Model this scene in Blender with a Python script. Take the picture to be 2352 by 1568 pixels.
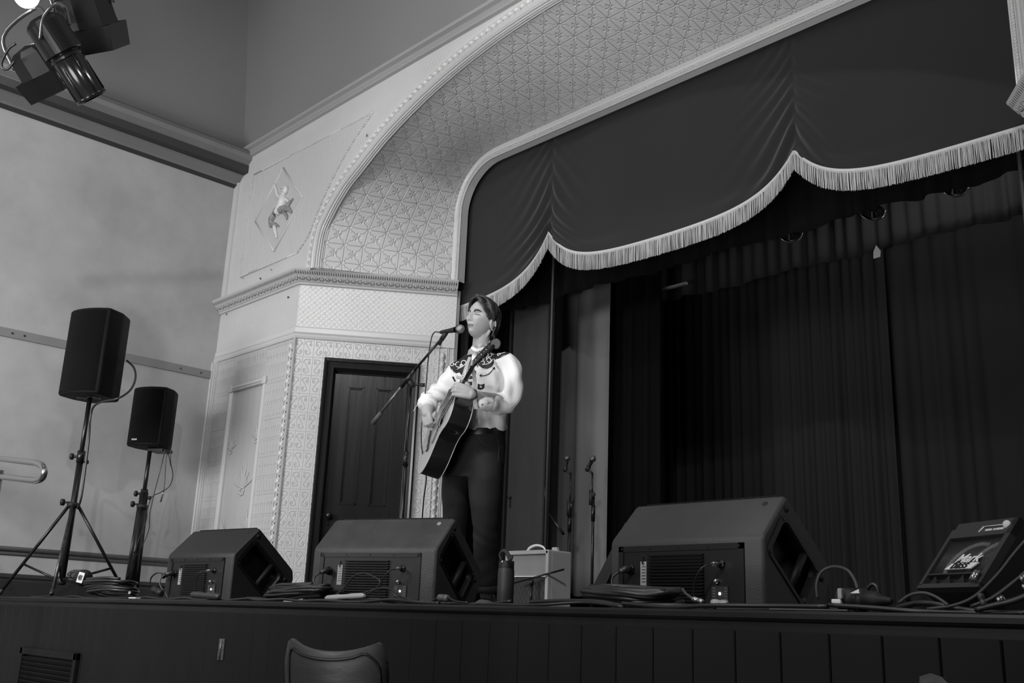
import bpy, bmesh, math, random
from mathutils import Vector, Matrix, noise
random.seed(7)
PI = math.pi
C = bpy.context.scene.collection
for o in list(bpy.data.objects): bpy.data.objects.remove(o)
S = bpy.context.scene

# ------------------------------------------------------------------ camera
YAW, PIT, ROL, F = -0.818862, 0.273064, 0.0397948, 2341.28
CAM = Vector((0, 0, -0.077))
_d = Vector((math.sin(YAW)*math.cos(PIT), math.cos(YAW)*math.cos(PIT), math.sin(PIT)))
_r0 = Vector((math.cos(YAW), -math.sin(YAW), 0)); _u0 = _r0.cross(_d)
CR = _r0*math.cos(ROL) + _u0*math.sin(ROL)
CU = -_r0*math.sin(ROL) + _u0*math.cos(ROL)
CD = _d
cam = bpy.data.objects.new('camera', bpy.data.cameras.new('camera')); C.objects.link(cam)
cam.matrix_world = Matrix(((CR.x, CU.x, -CD.x, CAM.x), (CR.y, CU.y, -CD.y, CAM.y), (CR.z, CU.z, -CD.z, CAM.z), (0, 0, 0, 1)))
cam.data.sensor_width = 36; cam.data.sensor_fit = 'HORIZONTAL'; cam.data.lens = 36*F/2352
cam.data.clip_start = .05; cam.data.clip_end = 100
S.camera = cam
S.view_settings.view_transform = 'Standard'; S.view_settings.look = 'None'
S.view_settings.exposure = 0.0; S.view_settings.gamma = 1; S.view_settings.use_curve_mapping = False

def ray(px, py): return CD + CR*((px-1176)/F) - CU*((py-784)/F)
def at(px, py, Y):
    v = ray(px, py); return CAM + v*(Y/v.y)
def atx(px, py, X):
    v = ray(px, py); return CAM + v*(X/v.x)
def atd(px, py, dep):
    v = ray(px, py); return CAM + v*dep

# ------------------------------------------------------------------ world and lights
w = bpy.data.worlds.new('world'); S.world = w; w.use_nodes = True
w.node_tree.nodes['Background'].inputs[0].default_value = (.5, .5, .5, 1)
w.node_tree.nodes['Background'].inputs[1].default_value = 0.02

def area(name, loc, target, power, size, spread=None):
    l = bpy.data.lights.new(name, 'AREA'); l.energy = power; l.size = size; l.shape = 'DISK'
    if spread: l.spread = math.radians(spread)
    o = bpy.data.objects.new(name, l); C.objects.link(o); o.location = loc
    o.rotation_euler = (Vector(target)-Vector(loc)).to_track_quat('-Z', 'Y').to_euler(); return o
def spot(name, loc, target, power, angle, blend=.5, radius=.08):
    l = bpy.data.lights.new(name, 'SPOT'); l.energy = power; l.spot_size = math.radians(angle); l.spot_blend = blend; l.shadow_soft_size = radius
    o = bpy.data.objects.new(name, l); C.objects.link(o); o.location = loc
    o.rotation_euler = (Vector(target)-Vector(loc)).to_track_quat('-Z', 'Y').to_euler(); return o
spot('front_spot', (0.4, -1.8, 5.9), (-5.6, 4.3, 1.0), 740, 84, .9, .12)
spot('singer_fill', (0.9, -1.6, 5.8), (-4.3, 3.9, 1.15), 400, 17, .8, .08)  # extra spot added only to lift the brightness of the shirt
spot('side_spot', (-5.6, -2.6, 5.6), (-4.0, 5, 1.2), 230, 70, .7, .08)
area('hall_light', (-3.2, -3.2, 2.6), (-8.6, 4.0, 1.0), 160, 2.0)
area('hall_side_fill', (-6.6, -1.8, 2.0), (-9.0, 3.9, 0.9), 115, 1.8, 110)  # unseen lamp added to brighten the lower left wall
area('hall_bounce', (-2.0, -1.2, -0.95), (-3.6, 4.8, 5.6), 130, 2.2, 80)  # added up-light standing in for light bounced off the hall floor
area('hall_ceiling_light', (-3.4, 1.9, 6.9), (-3.2, 4.3, 5.0), 75, .5)
area('stage_fill', (-2.6, 6.5, 4.2), (-3.0, 8.0, 2.2), 22, .8)  # made-up source that lifts the border curtain and backdrop
area('backdrop_fill', (-3.2, 7.65, 4.4), (-3.2, 8.2, 1.0), 14, 1.6)  # invented lamp behind the border, there to brighten the backdrop

# ------------------------------------------------------------------ helpers
def lin(v): v = v/255; return v/12.92 if v < .04045 else ((v+.055)/1.055)**2.4
class NV:
    """number flowing through math nodes"""
    nt = None
    def __init__(s, sock): s.s = sock
    @staticmethod
    def op(kind, *a):
        n = NV.nt.nodes.new('ShaderNodeMath'); n.operation = kind
        for i, x in enumerate(a):
            if isinstance(x, NV): NV.nt.links.new(x.s, n.inputs[i])
            else: n.inputs[i].default_value = x
        return NV(n.outputs[0])
    def __add__(s, o): return NV.op('ADD', s, o)
    __radd__ = __add__
    def __sub__(s, o): return NV.op('SUBTRACT', s, o)
    def __rsub__(s, o): return NV.op('SUBTRACT', o, s)
    def __mul__(s, o): return NV.op('MULTIPLY', s, o)
    __rmul__ = __mul__
    def __truediv__(s, o): return NV.op('DIVIDE', s, o)
def nabs(a): return NV.op('ABSOLUTE', a)
def fr(a): return NV.op('FRACT', a)
def mx(a, b): return NV.op('MAXIMUM', a, b)
def mn(a, b): return NV.op('MINIMUM', a, b)
def tent(dd, w_): return mx(1-nabs(dd)/w_, 0.0)
def hyp(a, b): return NV.op('SQRT', a*a+b*b)
def dome(rr, w_):
    return NV.op('SQRT', mx(1-(rr/w_)*(rr/w_), 0.0))
def cell(u, v, cu, cv): return (fr(u/cu)-.5)*cu, (fr(v/cv)-.5)*cv

MATS = {}
def mat(name, v, rough=.5, metal=0.0, spec=.5, bump=None, bscale=40, bdist=.002, pattern=None, pdist=.004, vary=0, vscale=3, coat=0, emit=0, stretch=None, sheen=0, vmul=None):
    if name in MATS: return MATS[name]
    m = bpy.data.materials.new(name); MATS[name] = m; m.use_nodes = True
    nt = m.node_tree; b = nt.nodes['Principled BSDF']; L = nt.links
    c = lin(v); b.inputs['Base Color'].default_value = (c, c, c, 1)
    b.inputs['Roughness'].default_value = rough; b.inputs['Metallic'].default_value = metal
    b.inputs['Specular IOR Level'].default_value = spec
    b.inputs['Coat Weight'].default_value = coat; b.inputs['Coat Roughness'].default_value = .15
    b.inputs['Sheen Weight'].default_value = sheen
    if emit:
        b.inputs['Emission Color'].default_value = (1, 1, 1, 1); b.inputs['Emission Strength'].default_value = emit
    tc = nt.nodes.new('ShaderNodeTexCoord'); co = tc.outputs['Object']
    if stretch:
        mp = nt.nodes.new('ShaderNodeMapping'); mp.inputs['Scale'].default_value = stretch; L.new(co, mp.inputs['Vector']); co = mp.outputs[0]
    if vary:
        n = nt.nodes.new('ShaderNodeTexNoise'); n.inputs['Scale'].default_value = vscale; n.inputs['Detail'].default_value = 6; n.inputs['Roughness'].default_value = .6
        L.new(co, n.inputs['Vector'])
        mr = nt.nodes.new('ShaderNodeMapRange'); mr.inputs[1].default_value = .3; mr.inputs[2].default_value = .7
        mr.inputs[3].default_value = max(0, c*(1-vary)); mr.inputs[4].default_value = c*(1+vary)
        L.new(n.outputs['Fac'], mr.inputs[0]); L.new(mr.outputs[0], b.inputs['Base Color'])
    last = None
    if bump:
        n = nt.nodes.new('ShaderNodeTexNoise'); n.inputs['Scale'].default_value = bscale; n.inputs['Detail'].default_value = 4
        L.new(co, n.inputs['Vector'])
        bp = nt.nodes.new('ShaderNodeBump'); bp.inputs['Strength'].default_value = bump; bp.inputs['Distance'].default_value = bdist
        L.new(n.outputs['Fac'], bp.inputs['Height']); last = bp
    if pattern:
        NV.nt = nt
        sx = nt.nodes.new('ShaderNodeSeparateXYZ'); L.new(tc.outputs['UV'], sx.inputs[0])
        h = pattern(NV(sx.outputs[0]), NV(sx.outputs[1]))
        bp = nt.nodes.new('ShaderNodeBump'); bp.inputs['Strength'].default_value = 1; bp.inputs['Distance'].default_value = pdist
        L.new(h.s, bp.inputs['Height'])
        if last: L.new(last.outputs[0], bp.inputs['Normal'])
        last = bp
        if vmul:
            k = vmul(NV(sx.outputs[0]), NV(sx.outputs[1])); cc = nt.nodes.new('ShaderNodeCombineXYZ')
            kk = k*c
            for i in range(3): L.new(kk.s, cc.inputs[i])
            L.new(cc.outputs[0], b.inputs['Base Color'])
    if last: L.new(last.outputs[0], b.inputs['Normal'])
    return m

def stars(u, v):
    c = .165
    x, y = cell(u, v, c, c)
    x2, y2 = cell(u+c/2, v+c/2, c, c)
    r1 = hyp(x, y); r2 = hyp(x2, y2)
    th = NV.op('ARCTAN2', y, x); th2 = NV.op('ARCTAN2', y2, x2)
    lines = mx(tent(x, .0045), tent(y, .0045))
    wav = NV.op('SINE', (nabs(x)+nabs(y))*(2*PI/c*2))*.006
    diag = tent(nabs(x)-nabs(y)+wav, .005)*.9
    rays = mx(NV.op('COSINE', th*8), 0.0)*tent(r1-.026, .018)*.9
    boss = dome(r1, .016)*1.5
    fl = mx(NV.op('COSINE', th2*4), 0.0)*tent(r2-.024, .018)*1.3
    fb = dome(r2, .008)
    dots = dome(hyp(nabs(x)-c*.28, nabs(y)-c*.14), .005)*.7
    return mx(mx(mx(lines, diag), mx(rays, boss)), mx(mx(fl, fb), dots))
def diamonds(u, v):
    c = .047
    a, b = cell(u+v, u-v, c, c)
    ln = mx(tent(nabs(a)-c/2, .0035), tent(nabs(b)-c/2, .0035))
    x, y = cell(u, v, c*2, c*2); x2, y2 = cell(u+c, v+c, c*2, c*2)
    return ln*-.6 + mx(dome(hyp(x, y), .009), dome(hyp(x2, y2), .009))*1.0 + tent(hyp(a, b)-c*.36, .004)*.12
def scrolls(u, v):
    c = .086; cv = .165
    x, y = cell(u, v, c, cv)
    xx = nabs((fr(u/(2*c))-.5)*2*c)          # mirrored about the middle of a pair
    seam = mx(tent(nabs(x)-c/2, .003), tent(nabs(y)-cv/2, .003))*.6
    up = mx(NV.op('SIGN', y-.026), 0.0); dn = mx(NV.op('SIGN', y*-1.0-.028), 0.0)
    arc1 = tent(hyp(xx-.040, y-.030)-.028, .0055)*up
    arc2 = tent(hyp(xx-.038, y+.036)-.024, .0055)*mx(NV.op('SIGN', y*-1.0-.036), 0.0)
    dg = tent((xx-.040)*.86+(y-.002)*.50, .0055)*mn(tent(y-.002, .045)*3, 1.0)
    rg = mx(tent(hyp(xx-.059, y-.026)-.009, .0045), tent(hyp(xx-.022, y+.034)-.009, .0045))
    dots = dome(hyp(xx-.026, y+.062), .006)+dome(hyp(xx-.066, y-.060), .007)
    return mx(mx(seam, mx(arc1, arc2)), mx(mx(dg, rg), dots))
def squiggle(u, v):
    c = .05
    x, y = cell(u+NV.op('SINE', v*45.0)*.006, v, c, .165)
    x2, y2 = cell(u+c*.5+NV.op('SINE', v*62.0+1.0)*.005, v+.05, c*.73, .11)
    return mx(mx(tent(x, .005)*tent(y, .07)*1.3, tent(nabs(y)-.0825, .004)*.7), mx(tent(x2, .004)*tent(y2, .05), dome(hyp(x2, y2-.03), .008)*1.4))
def flutes(u, v):
    x, y = cell(u, v, .11, 1.0)
    return mx(tent(x, .004), tent(x-.018, .003)*.7)
def streaks(u, v):
    x, y = cell(u+NV.op('SINE', v*9.0)*.01, v+NV.op('SINE', u*30.0)*.1, .06, .3)
    return tent(x, .006)*tent(y, .13)
def hatch(u, v):
    x, y = cell(u*1.0+v*.55, v, .035, .2)
    return tent(x, .006)*tent(y, .09)

PAINT = 198
def tin(name, pat, v=PAINT, dist=.004, rough=.3, bump=.25):
    return mat(name, v, rough, spec=.5, bump=bump, bscale=60, bdist=.002, pattern=pat, pdist=dist, vary=.05, vscale=2)

class MB:
    """collects geometry with per-face material and uv"""
    def __init__(s): s.v = []; s.f = []; s.uv = []; s.sm = []
    def add(s, vs, fs, smooth=False, uvs=None):
        n = len(s.v); s.v += [Vector(p) for p in vs]
        for i, f in enumerate(fs):
            s.f.append([n+k for k in f]); s.sm.append(smooth); s.uv.append(uvs[i] if uvs else None)
        return s
    def box(s, c, size, M=None, bev=0):
        x, y, z = (k/2 for k in size); c = Vector(c)
        if bev:
            bm = bmesh.new(); bmesh.ops.create_cube(bm, size=1)
            for q in bm.verts: q.co = Vector((q.co.x*size[0], q.co.y*size[1], q.co.z*size[2]))
            bmesh.ops.bevel(bm, geom=bm.edges[:], offset=bev, segments=3, affect='EDGES', profile=.5)
            bm.verts.index_update(); vs = [q.co.copy() for q in bm.verts]; fs = [[k.index for k in f.verts] for f in bm.faces]; bm.free()
        else:
            vs = [Vector((i, j, k)) for i in (-x, x) for j in (-y, y) for k in (-z, z)]
            fs = [(0, 1, 3, 2), (4, 6, 7, 5), (0, 4, 5, 1), (2, 3, 7, 6), (0, 2, 6, 4), (1, 5, 7, 3)]
        vs = [(M @ q if M else q)+c for q in vs]
        return s.add(vs, fs)
    def quad(s, a, b, c, d, nu=1, nv=1, uv0=(0, 0), flip=False):
        a, b, c, d = map(Vector, (a, b, c, d)); U = (b-a).length; V = (d-a).length
        vs = []; 
        for j in range(nv+1):
            for i in range(nu+1):
                p = a.lerp(b, i/nu); q = d.lerp(c, i/nu); vs.append(p.lerp(q, j/nv))
        fs = []; uvs = []
        for j in range(nv):
            for i in range(nu):
                k = j*(nu+1)+i; fs.append((k, k+1, k+nu+2, k+nu+1))
                uvs.append([(uv0[0]+U*ii/nu, uv0[1]+V*jj/nv) for ii, jj in ((i, j), (i+1, j), (i+1, j+1), (i, j+1))])
        return s.add(vs, fs, False, uvs)
    def grid(s, rows, smooth=True, uvs=None, closed=False):
        n = len(rows[0]); vs = [p for r in rows for p in r]; fs = []; uu = []
        m = n if closed else n-1
        for j in range(len(rows)-1):
            for i in range(m):
                i2 = (i+1) % n
                fs.append((j*n+i, j*n+i2, (j+1)*n+i2, (j+1)*n+i))
                if uvs: uu.append([uvs[j][i], uvs[j][i2], uvs[j+1][i2], uvs[j+1][i]])
        return s.add(vs, fs, smooth, uu if uvs else None)
    def tube(s, pts, r, n=8, cap=True, smooth=True, flat=None):
        pts = [Vector(p) for p in pts]; R = r if isinstance(r, (list, tuple)) else [r]*len(pts)
        rows = []; prev = None
        for i, p in enumerate(pts):
            t = (pts[min(i+1, len(pts)-1)]-pts[max(i-1, 0)]).normalized()
            if t.length < .5: t = Vector((0, 0, 1))
            if prev is None:
                prev = t.orthogonal().normalized()
            prev = (prev-t*prev.dot(t)).normalized(); b = t.cross(prev)
            rows.append([p+(prev*math.cos(2*PI*k/n)+b*math.sin(2*PI*k/n)*(flat or 1))*R[i] for k in range(n)])
        base = len(s.v); s.grid(rows, smooth, closed=True)
        if cap:
            s.f.append([base+k for k in range(n)][::-1]); s.sm.append(False); s.uv.append(None)
            k0 = base+(len(rows)-1)*n; s.f.append([k0+k for k in range(n)]); s.sm.append(False); s.uv.append(None)
        return s
    def cyl(s, a, b, r, n=24, r2=None, smooth=True): return s.tube([a, b], [r, r if r2 is None else r2], n, True, smooth)
    def lathe(s, prof, c=(0, 0, 0), M=None, n=32, smooth=True):
        rows = []
        for (rr, z) in prof:
            rows.append([(M @ Vector((rr*math.cos(2*PI*k/n), rr*math.sin(2*PI*k/n), z)) if M else Vector((rr*math.cos(2*PI*k/n), rr*math.sin(2*PI*k/n), z)))+Vector(c) for k in range(n)])
        return s.grid(rows, smooth, closed=True)
    def ell(s, c, rad, M=None, n=16, m=10):
        return s.lathe([(math.sin(PI*j/m)*1.0, -math.cos(PI*j/m)) for j in range(m+1)], c, (M or Matrix.Identity(3)) @ Matrix.Diagonal(Vector(rad)), n) if True else s
    def prism(s, prof, a, ex, ey, ez, length, bev=0, smooth=False):
        """profile [(p,q)] in the plane ex,ey, extruded along ez by length"""
        a = Vector(a); vs = [a+ex*p+ey*q for p, q in prof]+[a+ex*p+ey*q+ez*length for p, q in prof]; n = len(prof)
        fs = [tuple(range(n))[::-1], tuple(range(n, 2*n))]+[(i, (i+1) % n, n+(i+1) % n, n+i) for i in range(n)]
        if bev:
            bm = bmesh.new(); bv = [bm.verts.new(q) for q in vs]
            for f in fs: bm.faces.new([bv[k] for k in f])
            bmesh.ops.recalc_face_normals(bm, faces=bm.faces[:])
            bmesh.ops.bevel(bm, geom=bm.edges[:], offset=bev, segments=3, affect='EDGES', profile=.5)
            bm.verts.index_update(); vs = [q.co.copy() for q in bm.verts]; fs = [[k.index for k in f.verts] for f in bm.faces]; bm.free()
        return s.add(vs, fs, smooth)
    def sweep(s, prof, path, smooth=False):
        """profile [(out,z)] along a plan polyline, out = right-hand side"""
        P = [Vector(p) for p in path]; rows = []; L = 0; ls = []
        for i, p in enumerate(P):
            if i: L += (P[i]-P[i-1]).length
            ls.append(L)
            t1 = (P[i]-P[i-1]).normalized() if i else (P[1]-P[0]).normalized()
            t2 = (P[i+1]-P[i]).normalized() if i < len(P)-1 else t1
            n1 = Vector((t1.y, -t1.x, 0)); n2 = Vector((t2.y, -t2.x, 0)); n_ = (n1+n2).normalized(); n_ /= max(.3, n_.dot(n1))
            rows.append([p+n_*o+Vector((0, 0, z)) for o, z in prof])
        d_ = [0]
        for k in range(1, len(prof)): d_.append(d_[-1]+math.hypot(prof[k][0]-prof[k-1][0], prof[k][1]-prof[k-1][1]))
        return s.grid(rows, smooth, [[(l, q) for q in d_] for l in ls])
    def build(s, name, m, parent=None, smooth=None):
        me = bpy.data.meshes.new(name); me.from_pydata([tuple(p) for p in s.v], [], s.f)
        uvl = me.uv_layers.new(name='UVMap')
        for poly, uv, sm in zip(me.polygons, s.uv, s.sm):
            poly.use_smooth = sm if smooth is None else smooth
            if uv:
                for li, q in zip(poly.loop_indices, uv): uvl.data[li].uv = q
        bm = bmesh.new(); bm.from_mesh(me); bmesh.ops.recalc_face_normals(bm, faces=bm.faces[:]); bm.to_mesh(me); bm.free()
        me.materials.append(m)
        o = bpy.data.objects.new(name, me); C.objects.link(o)
        if parent: 
            o.parent = parent
            if parent.get('_abs'): o.matrix_parent_inverse = Matrix.Translation(parent.location).inverted(); o['_abs'] = 0
        return o
def finish():
    for o in bpy.data.objects:
        if '_abs' in o: del o['_abs']
def tag(o, label=None, cat=None, group=None, kind=None):
    if label: o['label'] = label
    if cat: o['category'] = cat
    if group: o['group'] = group
    if kind: o['kind'] = kind
    return o
def thing(name, label, cat, loc=(0, 0, 0), group=None, rz=None):
    # rz given: parts are built in the thing's own frame; otherwise in world coordinates
    o = bpy.data.objects.new(name, None); C.objects.link(o); o.location = loc; o.empty_display_size = .1
    if rz is None: o['_abs'] = 1
    else: o.rotation_euler = (0, 0, rz)
    return tag(o, label, cat, group)
def struct(name, loc=(0, 0, 0)):
    o = bpy.data.objects.new(name, None); C.objects.link(o); o.location = loc; o['kind'] = 'structure'; o['_abs'] = 1; return o
def cat(pts, n=6):
    """smooth curve through points"""
    P = [Vector(p) for p in pts]; P = [P[0]*2-P[1]]+P+[P[-1]*2-P[-2]]; out = []
    for i in range(1, len(P)-2):
        for k in range(n):
            t = k/n; a, b, c, d = P[i-1:i+3]
            out.append(.5*((2*b)+(c-a)*t+(2*a-5*b+4*c-d)*t*t+(3*b-a-3*c+d)*t**3))
    return out+[P[-2]]
def axes(zdir, xdir=None):
    z = Vector(zdir).normalized(); x = Vector(xdir) if xdir else z.orthogonal(); x = (x-z*x.dot(z)).normalized(); y = z.cross(x)
    return Matrix((x, y, z)).transposed()
# ------------------------------------------------------------------ the hall
XL, YW, YI, YV, D = -9.047, 4.5, 5.62, 5.74, 2.7
XC = -4.297                                     # middle of the stage opening
IL, IR, ITOP, LEDGE = -6.74, -1.853, 4.01, 2.90
CX = -7.60                                      # corner where the splayed wall starts
FLOOR = -1.12
SP = (Vector((IL-.05, YI, 0))-Vector((CX, YW, 0))).normalized()
SN = Vector((SP.y, -SP.x, 0))                   # splay face normal, towards the hall
m_wall = mat('plaster_wall', 156, .75, spec=.25, vary=.16, vscale=1.3, bump=.1, bscale=8, bdist=.01)
m_ceil = mat('ceiling_paint', 118, .8, spec=.2, vary=.04, vscale=.6)
m_trim = mat('painted_trim', 182, .35, vary=.03)
m_gtrim = mat('grey_cornice_paint', 112, .5, vary=.05)
m_dado = mat('rail_paint', 120, .5, vary=.06)
m_dark = mat('dark_board', 38, .45, vary=.2, vscale=5)
m_floorh = mat('hall_floor', 60, .5, vary=.2)
m_black = mat('black_paint', 20, .45)
m_deck = mat('stage_deck', 30, .38, vary=.3, vscale=4)
m_fascia = mat('fascia_board', 20, .6, spec=.2, vary=.18, vscale=6, stretch=(1, 1, .15))
m_nose = mat('nosing_paint', 26, .4, spec=.3, vary=.25, vscale=3)

f = MB(); f.quad((-13, -4, FLOOR), (4, -4, FLOOR), (4, 3, FLOOR), (-13, 3, FLOOR)); fo = f.build('floor', m_floorh); fo['kind'] = 'structure'
# wall_left
wl = MB(); wl.quad((XL, -3, FLOOR), (XL, YW+.05, FLOOR), (XL, YW+.05, 4.56), (XL, -3, 4.56))
wl.quad((XL-.12, -3, FLOOR), (XL, -3, FLOOR), (XL, -3, 4.56), (XL-.12, -3, 4.56))
wo = wl.build('wall_left', m_wall); wo['kind'] = 'structure'
t = MB(); t.box((XL+.008, .5, 2.168), (.018, 8.0, .075)); o = t.build('trim_1', m_dado); o['kind'] = 'structure'
sc = MB()
for yy in (2.62, 2.72, 3.35, 4.15, 4.36):
    sc.cyl((XL+.016, yy, 2.168), (XL+.021, yy, 2.168), .009, 12)
sc.build('screw_head', mat('screw_metal', 90, .3, .8), o)
t = MB(); t.tube([(XL+.004, -3, .385), (XL+.004, YW, .385)], .022, 12, smooth=True); t.tube([(XL+.002, -3, .345), (XL+.002, YW, .345)], .012, 8); o = t.build('trim_2', m_dado); o['kind'] = 'structure'
t = MB(); t.sweep([(0, -.02), (.035, -.02), (.035, .13), (.022, .145), (.03, .16), (.012, .185), (0, .19)], [(XL, -2.9, .0), (XL, YW, .0)]); o = t.build('baseboard_left', mat('baseboard_paint', 40, .4)); o['kind'] = 'structure'
# cornice along the left wall
prof = [(0, 4.14), (.05, 4.163), (.06, 4.185), (.11, 4.225), (.135, 4.245), (.135, 4.25), (.225, 4.252), (.225, 4.33), (.22, 4.34), (.275, 4.375), (.28, 4.42), (.245, 4.47), (.19, 4.505), (.10, 4.56), (.03, 4.60), (.0, 4.61)]
t = MB(); t.sweep(prof, [(XL, -2.9, 0), (XL, YW+.02, 0)]); o = t.build('trim_3', m_gtrim); o['kind'] = 'structure'
m_dband = mat('dark_cornice_band', 50, .6)  # undersides get their shade as dark colour; face band dark too
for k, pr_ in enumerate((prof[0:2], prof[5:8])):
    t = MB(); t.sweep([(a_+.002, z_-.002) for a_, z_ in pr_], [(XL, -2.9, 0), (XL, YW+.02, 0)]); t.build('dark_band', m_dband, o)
# coved ceiling over left and front walls
G = [(4.55, -.055), (4.75, -.03), (5.02, .0), (5.48, .085), (5.9, .178), (6.35, .275), (6.9, .45), (7.4, .8), (7.7, 1.4), (7.8, 2.2)]
a1 = MB(); a1.grid([[(XL+g, -3, z), (XL+g, YW-g, z)] for z, g in G], smooth=True)
a1.grid([[(XL+g, YW-g, z), (4, YW-g, z)] for z, g in G], smooth=True)
a1.quad((XL+2.2, -3, 7.8), (4, -3, 7.8), (4, YW-2.2, 7.8), (XL+2.2, YW-2.2, 7.8))
o = a1.build('ceiling', m_ceil); o['kind'] = 'structure'

# ------------------------------------------------------------------ front wall with arch
outer = [(-7.897, 2.97/.9375), (-7.892, 3.342), (-7.855, 3.543), (-7.747, 3.695), (-7.628, 3.816), (-7.488, 3.928), (-7.32, 4.020), (-7.118, 4.135), (-6.923, 4.233), (-6.67, 4.334), (-6.385, 4.43), (-6.08, 4.51), (-5.776, 4.573), (-5.422, 4.625), (-5.0, 4.66), (-4.5836, 4.672)]
outer = [Vector((x*.9375, YW, z*.9375-.077)) for x, z in outer]
outer = cat(outer, 6)
outer += [Vector((2*XC-p.x, YW, p.z)) for p in outer[::-1][1:]]
RR = .43
def innerpath(off):
    pts = [Vector((IL-off, YI, LEDGE+.02)), Vector((IL-off, YI, ITOP-RR+off*0))]
    pts = [Vector((IL-off, YI, LEDGE+.02+(ITOP-RR-LEDGE-.02)*k/8)) for k in range(8)]
    r_ = RR+off
    for k in range(13):
        a = PI-PI/2*k/12; pts.append(Vector((IL+RR+r_*math.cos(a), YI, ITOP-RR+r_*math.sin(a))))
    for k in range(1, 17): pts.append(Vector((IL+RR+(XC-IL-RR)*k/16, YI, ITOP+off)))
    return pts+[Vector((2*XC-p.x, YI, p.z)) for p in pts[::-1][1:]]
def resample(P, n):
    L = [0]
    for i in range(1, len(P)): L.append(L[-1]+(P[i]-P[i-1]).length)
    out = []; j = 0
    for k in range(n+1):
        s_ = L[-1]*k/n
        while j < len(P)-2 and L[j+1] < s_: j += 1
        out.append(P[j].lerp(P[j+1], (s_-L[j])/max(1e-9, L[j+1]-L[j])))
    return out, L[-1]
wf = struct('wall_front')
# flat wall face above the ledge, left part (to the arch) and over the arch
m_front = tin('front_wall_tin', hatch, v=182, dist=.002, rough=.4)
NT = 4.42
fl = MB()
for i in range(len(outer)-1):
    a, b = outer[i], outer[i+1]
    fl.add([a, b, (b.x, YW, NT+.02), (a.x, YW, NT+.02)], [(0, 1, 2, 3)], False, [[(a.x, a.z), (b.x, b.z), (b.x, NT), (a.x, NT)]])
fl.quad((XL-.05, YW, LEDGE+.004), (outer[0].x, YW, LEDGE+.004), (outer[0].x, YW, NT+.02), (XL-.05, YW, NT+.02), uv0=(XL, LEDGE))
fl.quad((outer[-1].x, YW, LEDGE+.004), (4, YW, LEDGE+.004), (4, YW, NT+.02), (outer[-1].x, YW, NT+.02))
fl.build('wall_face', m_front, wf)
up = MB(); up.sweep([(0, NT-.01), (.025, NT), (.03, NT+.02), (.012, NT+.045), (.02, NT+.07), (.05, NT+.085), (.055, NT+.11), (.03, NT+.14), (0, NT+.17)], [(XL, YW, 0), (4, YW, 0)])
o = up.build('trim_4', mat('upper_moulding_paint', 140, .5)); o['kind'] = 'structure'
# cove with pressed-tin stars
N = 120
Po, Lo = resample(outer, N); Pi, Li = resample(innerpath(.10), N)
rows = []; uvs = []
for k in range(N+1):
    rows.append([Po[k].lerp(Pi[k], j/6) for j in range(7)])
for j in range(1, 6):
    sg = 7*math.sin(PI*j/6)
    col = [r[j].copy() for r in rows]
    for k in range(5, N-4):
        acc = Vector(); ws = 0; h_ = min(k, N-k, int(2.2*sg))
        for q in range(-h_, h_+1):
            g_ = math.exp(-q*q/(2*sg*sg/4+1e-6)); acc += col[k+q]*g_; ws += g_
        rows[k][j] = acc/ws
for k in range(N+1):
    s_ = (Lo+Li)/2*k/N; wd = (Pi[k]-Po[k]).length
    uvs.append([(s_, wd*j/6) for j in range(7)])
cv = MB(); cv.grid(rows, True, uvs); cv.build('star_cove', tin('star_tin', stars, dist=.0055, rough=.3, bump=.15), wf)
sh = MB(); sh.add([(CX, YW, LEDGE+.002), (outer[0].x+.02, YW, LEDGE+.002), (Pi[0].x+.08, YI, LEDGE+.002), (Pi[0].x-.1, YI, LEDGE+.002)], [(0, 1, 2, 3)])
sh.build('shelf', m_trim_ := mat('painted_trim', 190, .35, vary=.03), wf)
# mouldings that follow the two arches
def archsweep(P, prof, closedend=True):
    """prof [(toward opening centre, toward hall)]"""
    rows = []
    for i, p in enumerate(P):
        tt = (P[min(i+1, len(P)-1)]-P[max(i-1, 0)]).normalized()
        nn = Vector((tt.z, 0, -tt.x))           # points to the inside of the arch for a left-to-right path
        rows.append([p+nn*a+Vector((0, -b, 0)) for a, b in prof])
    return rows
m_arch = mat('arch_moulding_paint', 190, .32)
ar = MB(); ar.grid(archsweep(outer, [(-.115, 0), (-.11, .012), (-.10, .012), (-.095, .006), (-.035, .006), (-.03, .016), (-.018, .022), (-.012, .010), (-.004, .022), (.003, .012), (.009, .021), (.014, .010), (.022, .012), (.024, -.004), (.031, -.010), (.026, -.020), (.033, -.030), (.028, -.042), (.034, -.052), (.026, -.064), (.015, -.075)]), False)
ar.build('outer_moulding', m_arch, wf)
bd = MB(); Pb, Lb = resample([p+Vector((0, 0, 0)) for p in outer], 118)
for i in range(len(Pb)-1):
    p = (Pb[i]+Pb[i+1])/2; tt = (Pb[i+1]-Pb[i]).normalized(); nn = Vector((tt.z, 0, -tt.x)); c = p-nn*.066+Vector((0, -.006, 0))
    M = Matrix((tt, nn, Vector((0, -1, 0)))).transposed()
    bd.ell(c, (.026, .019, .022), M, 10, 8)
    q = Pb[i+1]-nn*.066+Vector((0, -.010, 0))
    bd.tube([q-nn*.024-tt*.012, q+nn*.024+tt*.012], .004, 5); bd.tube([q+nn*.024-tt*.012, q-nn*.024+tt*.012], .004, 5)
bd.build('beading', m_arch, wf)
ip = innerpath(0); ip = [Vector((ip[0].x, YI, 1.9))]*0+ip
tr = MB(); tr.grid(archsweep(ip, [(-.115, .0), (-.11, .016), (-.103, .010), (-.096, .022), (-.088, .014), (-.080, .026), (-.070, .016), (-.060, .030), (-.045, .022), (-.038, .034), (-.01, .034), (-.004, .024), (.003, .026), (0, .010), (0, -.06), (-.02, -.07)]), False)
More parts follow.
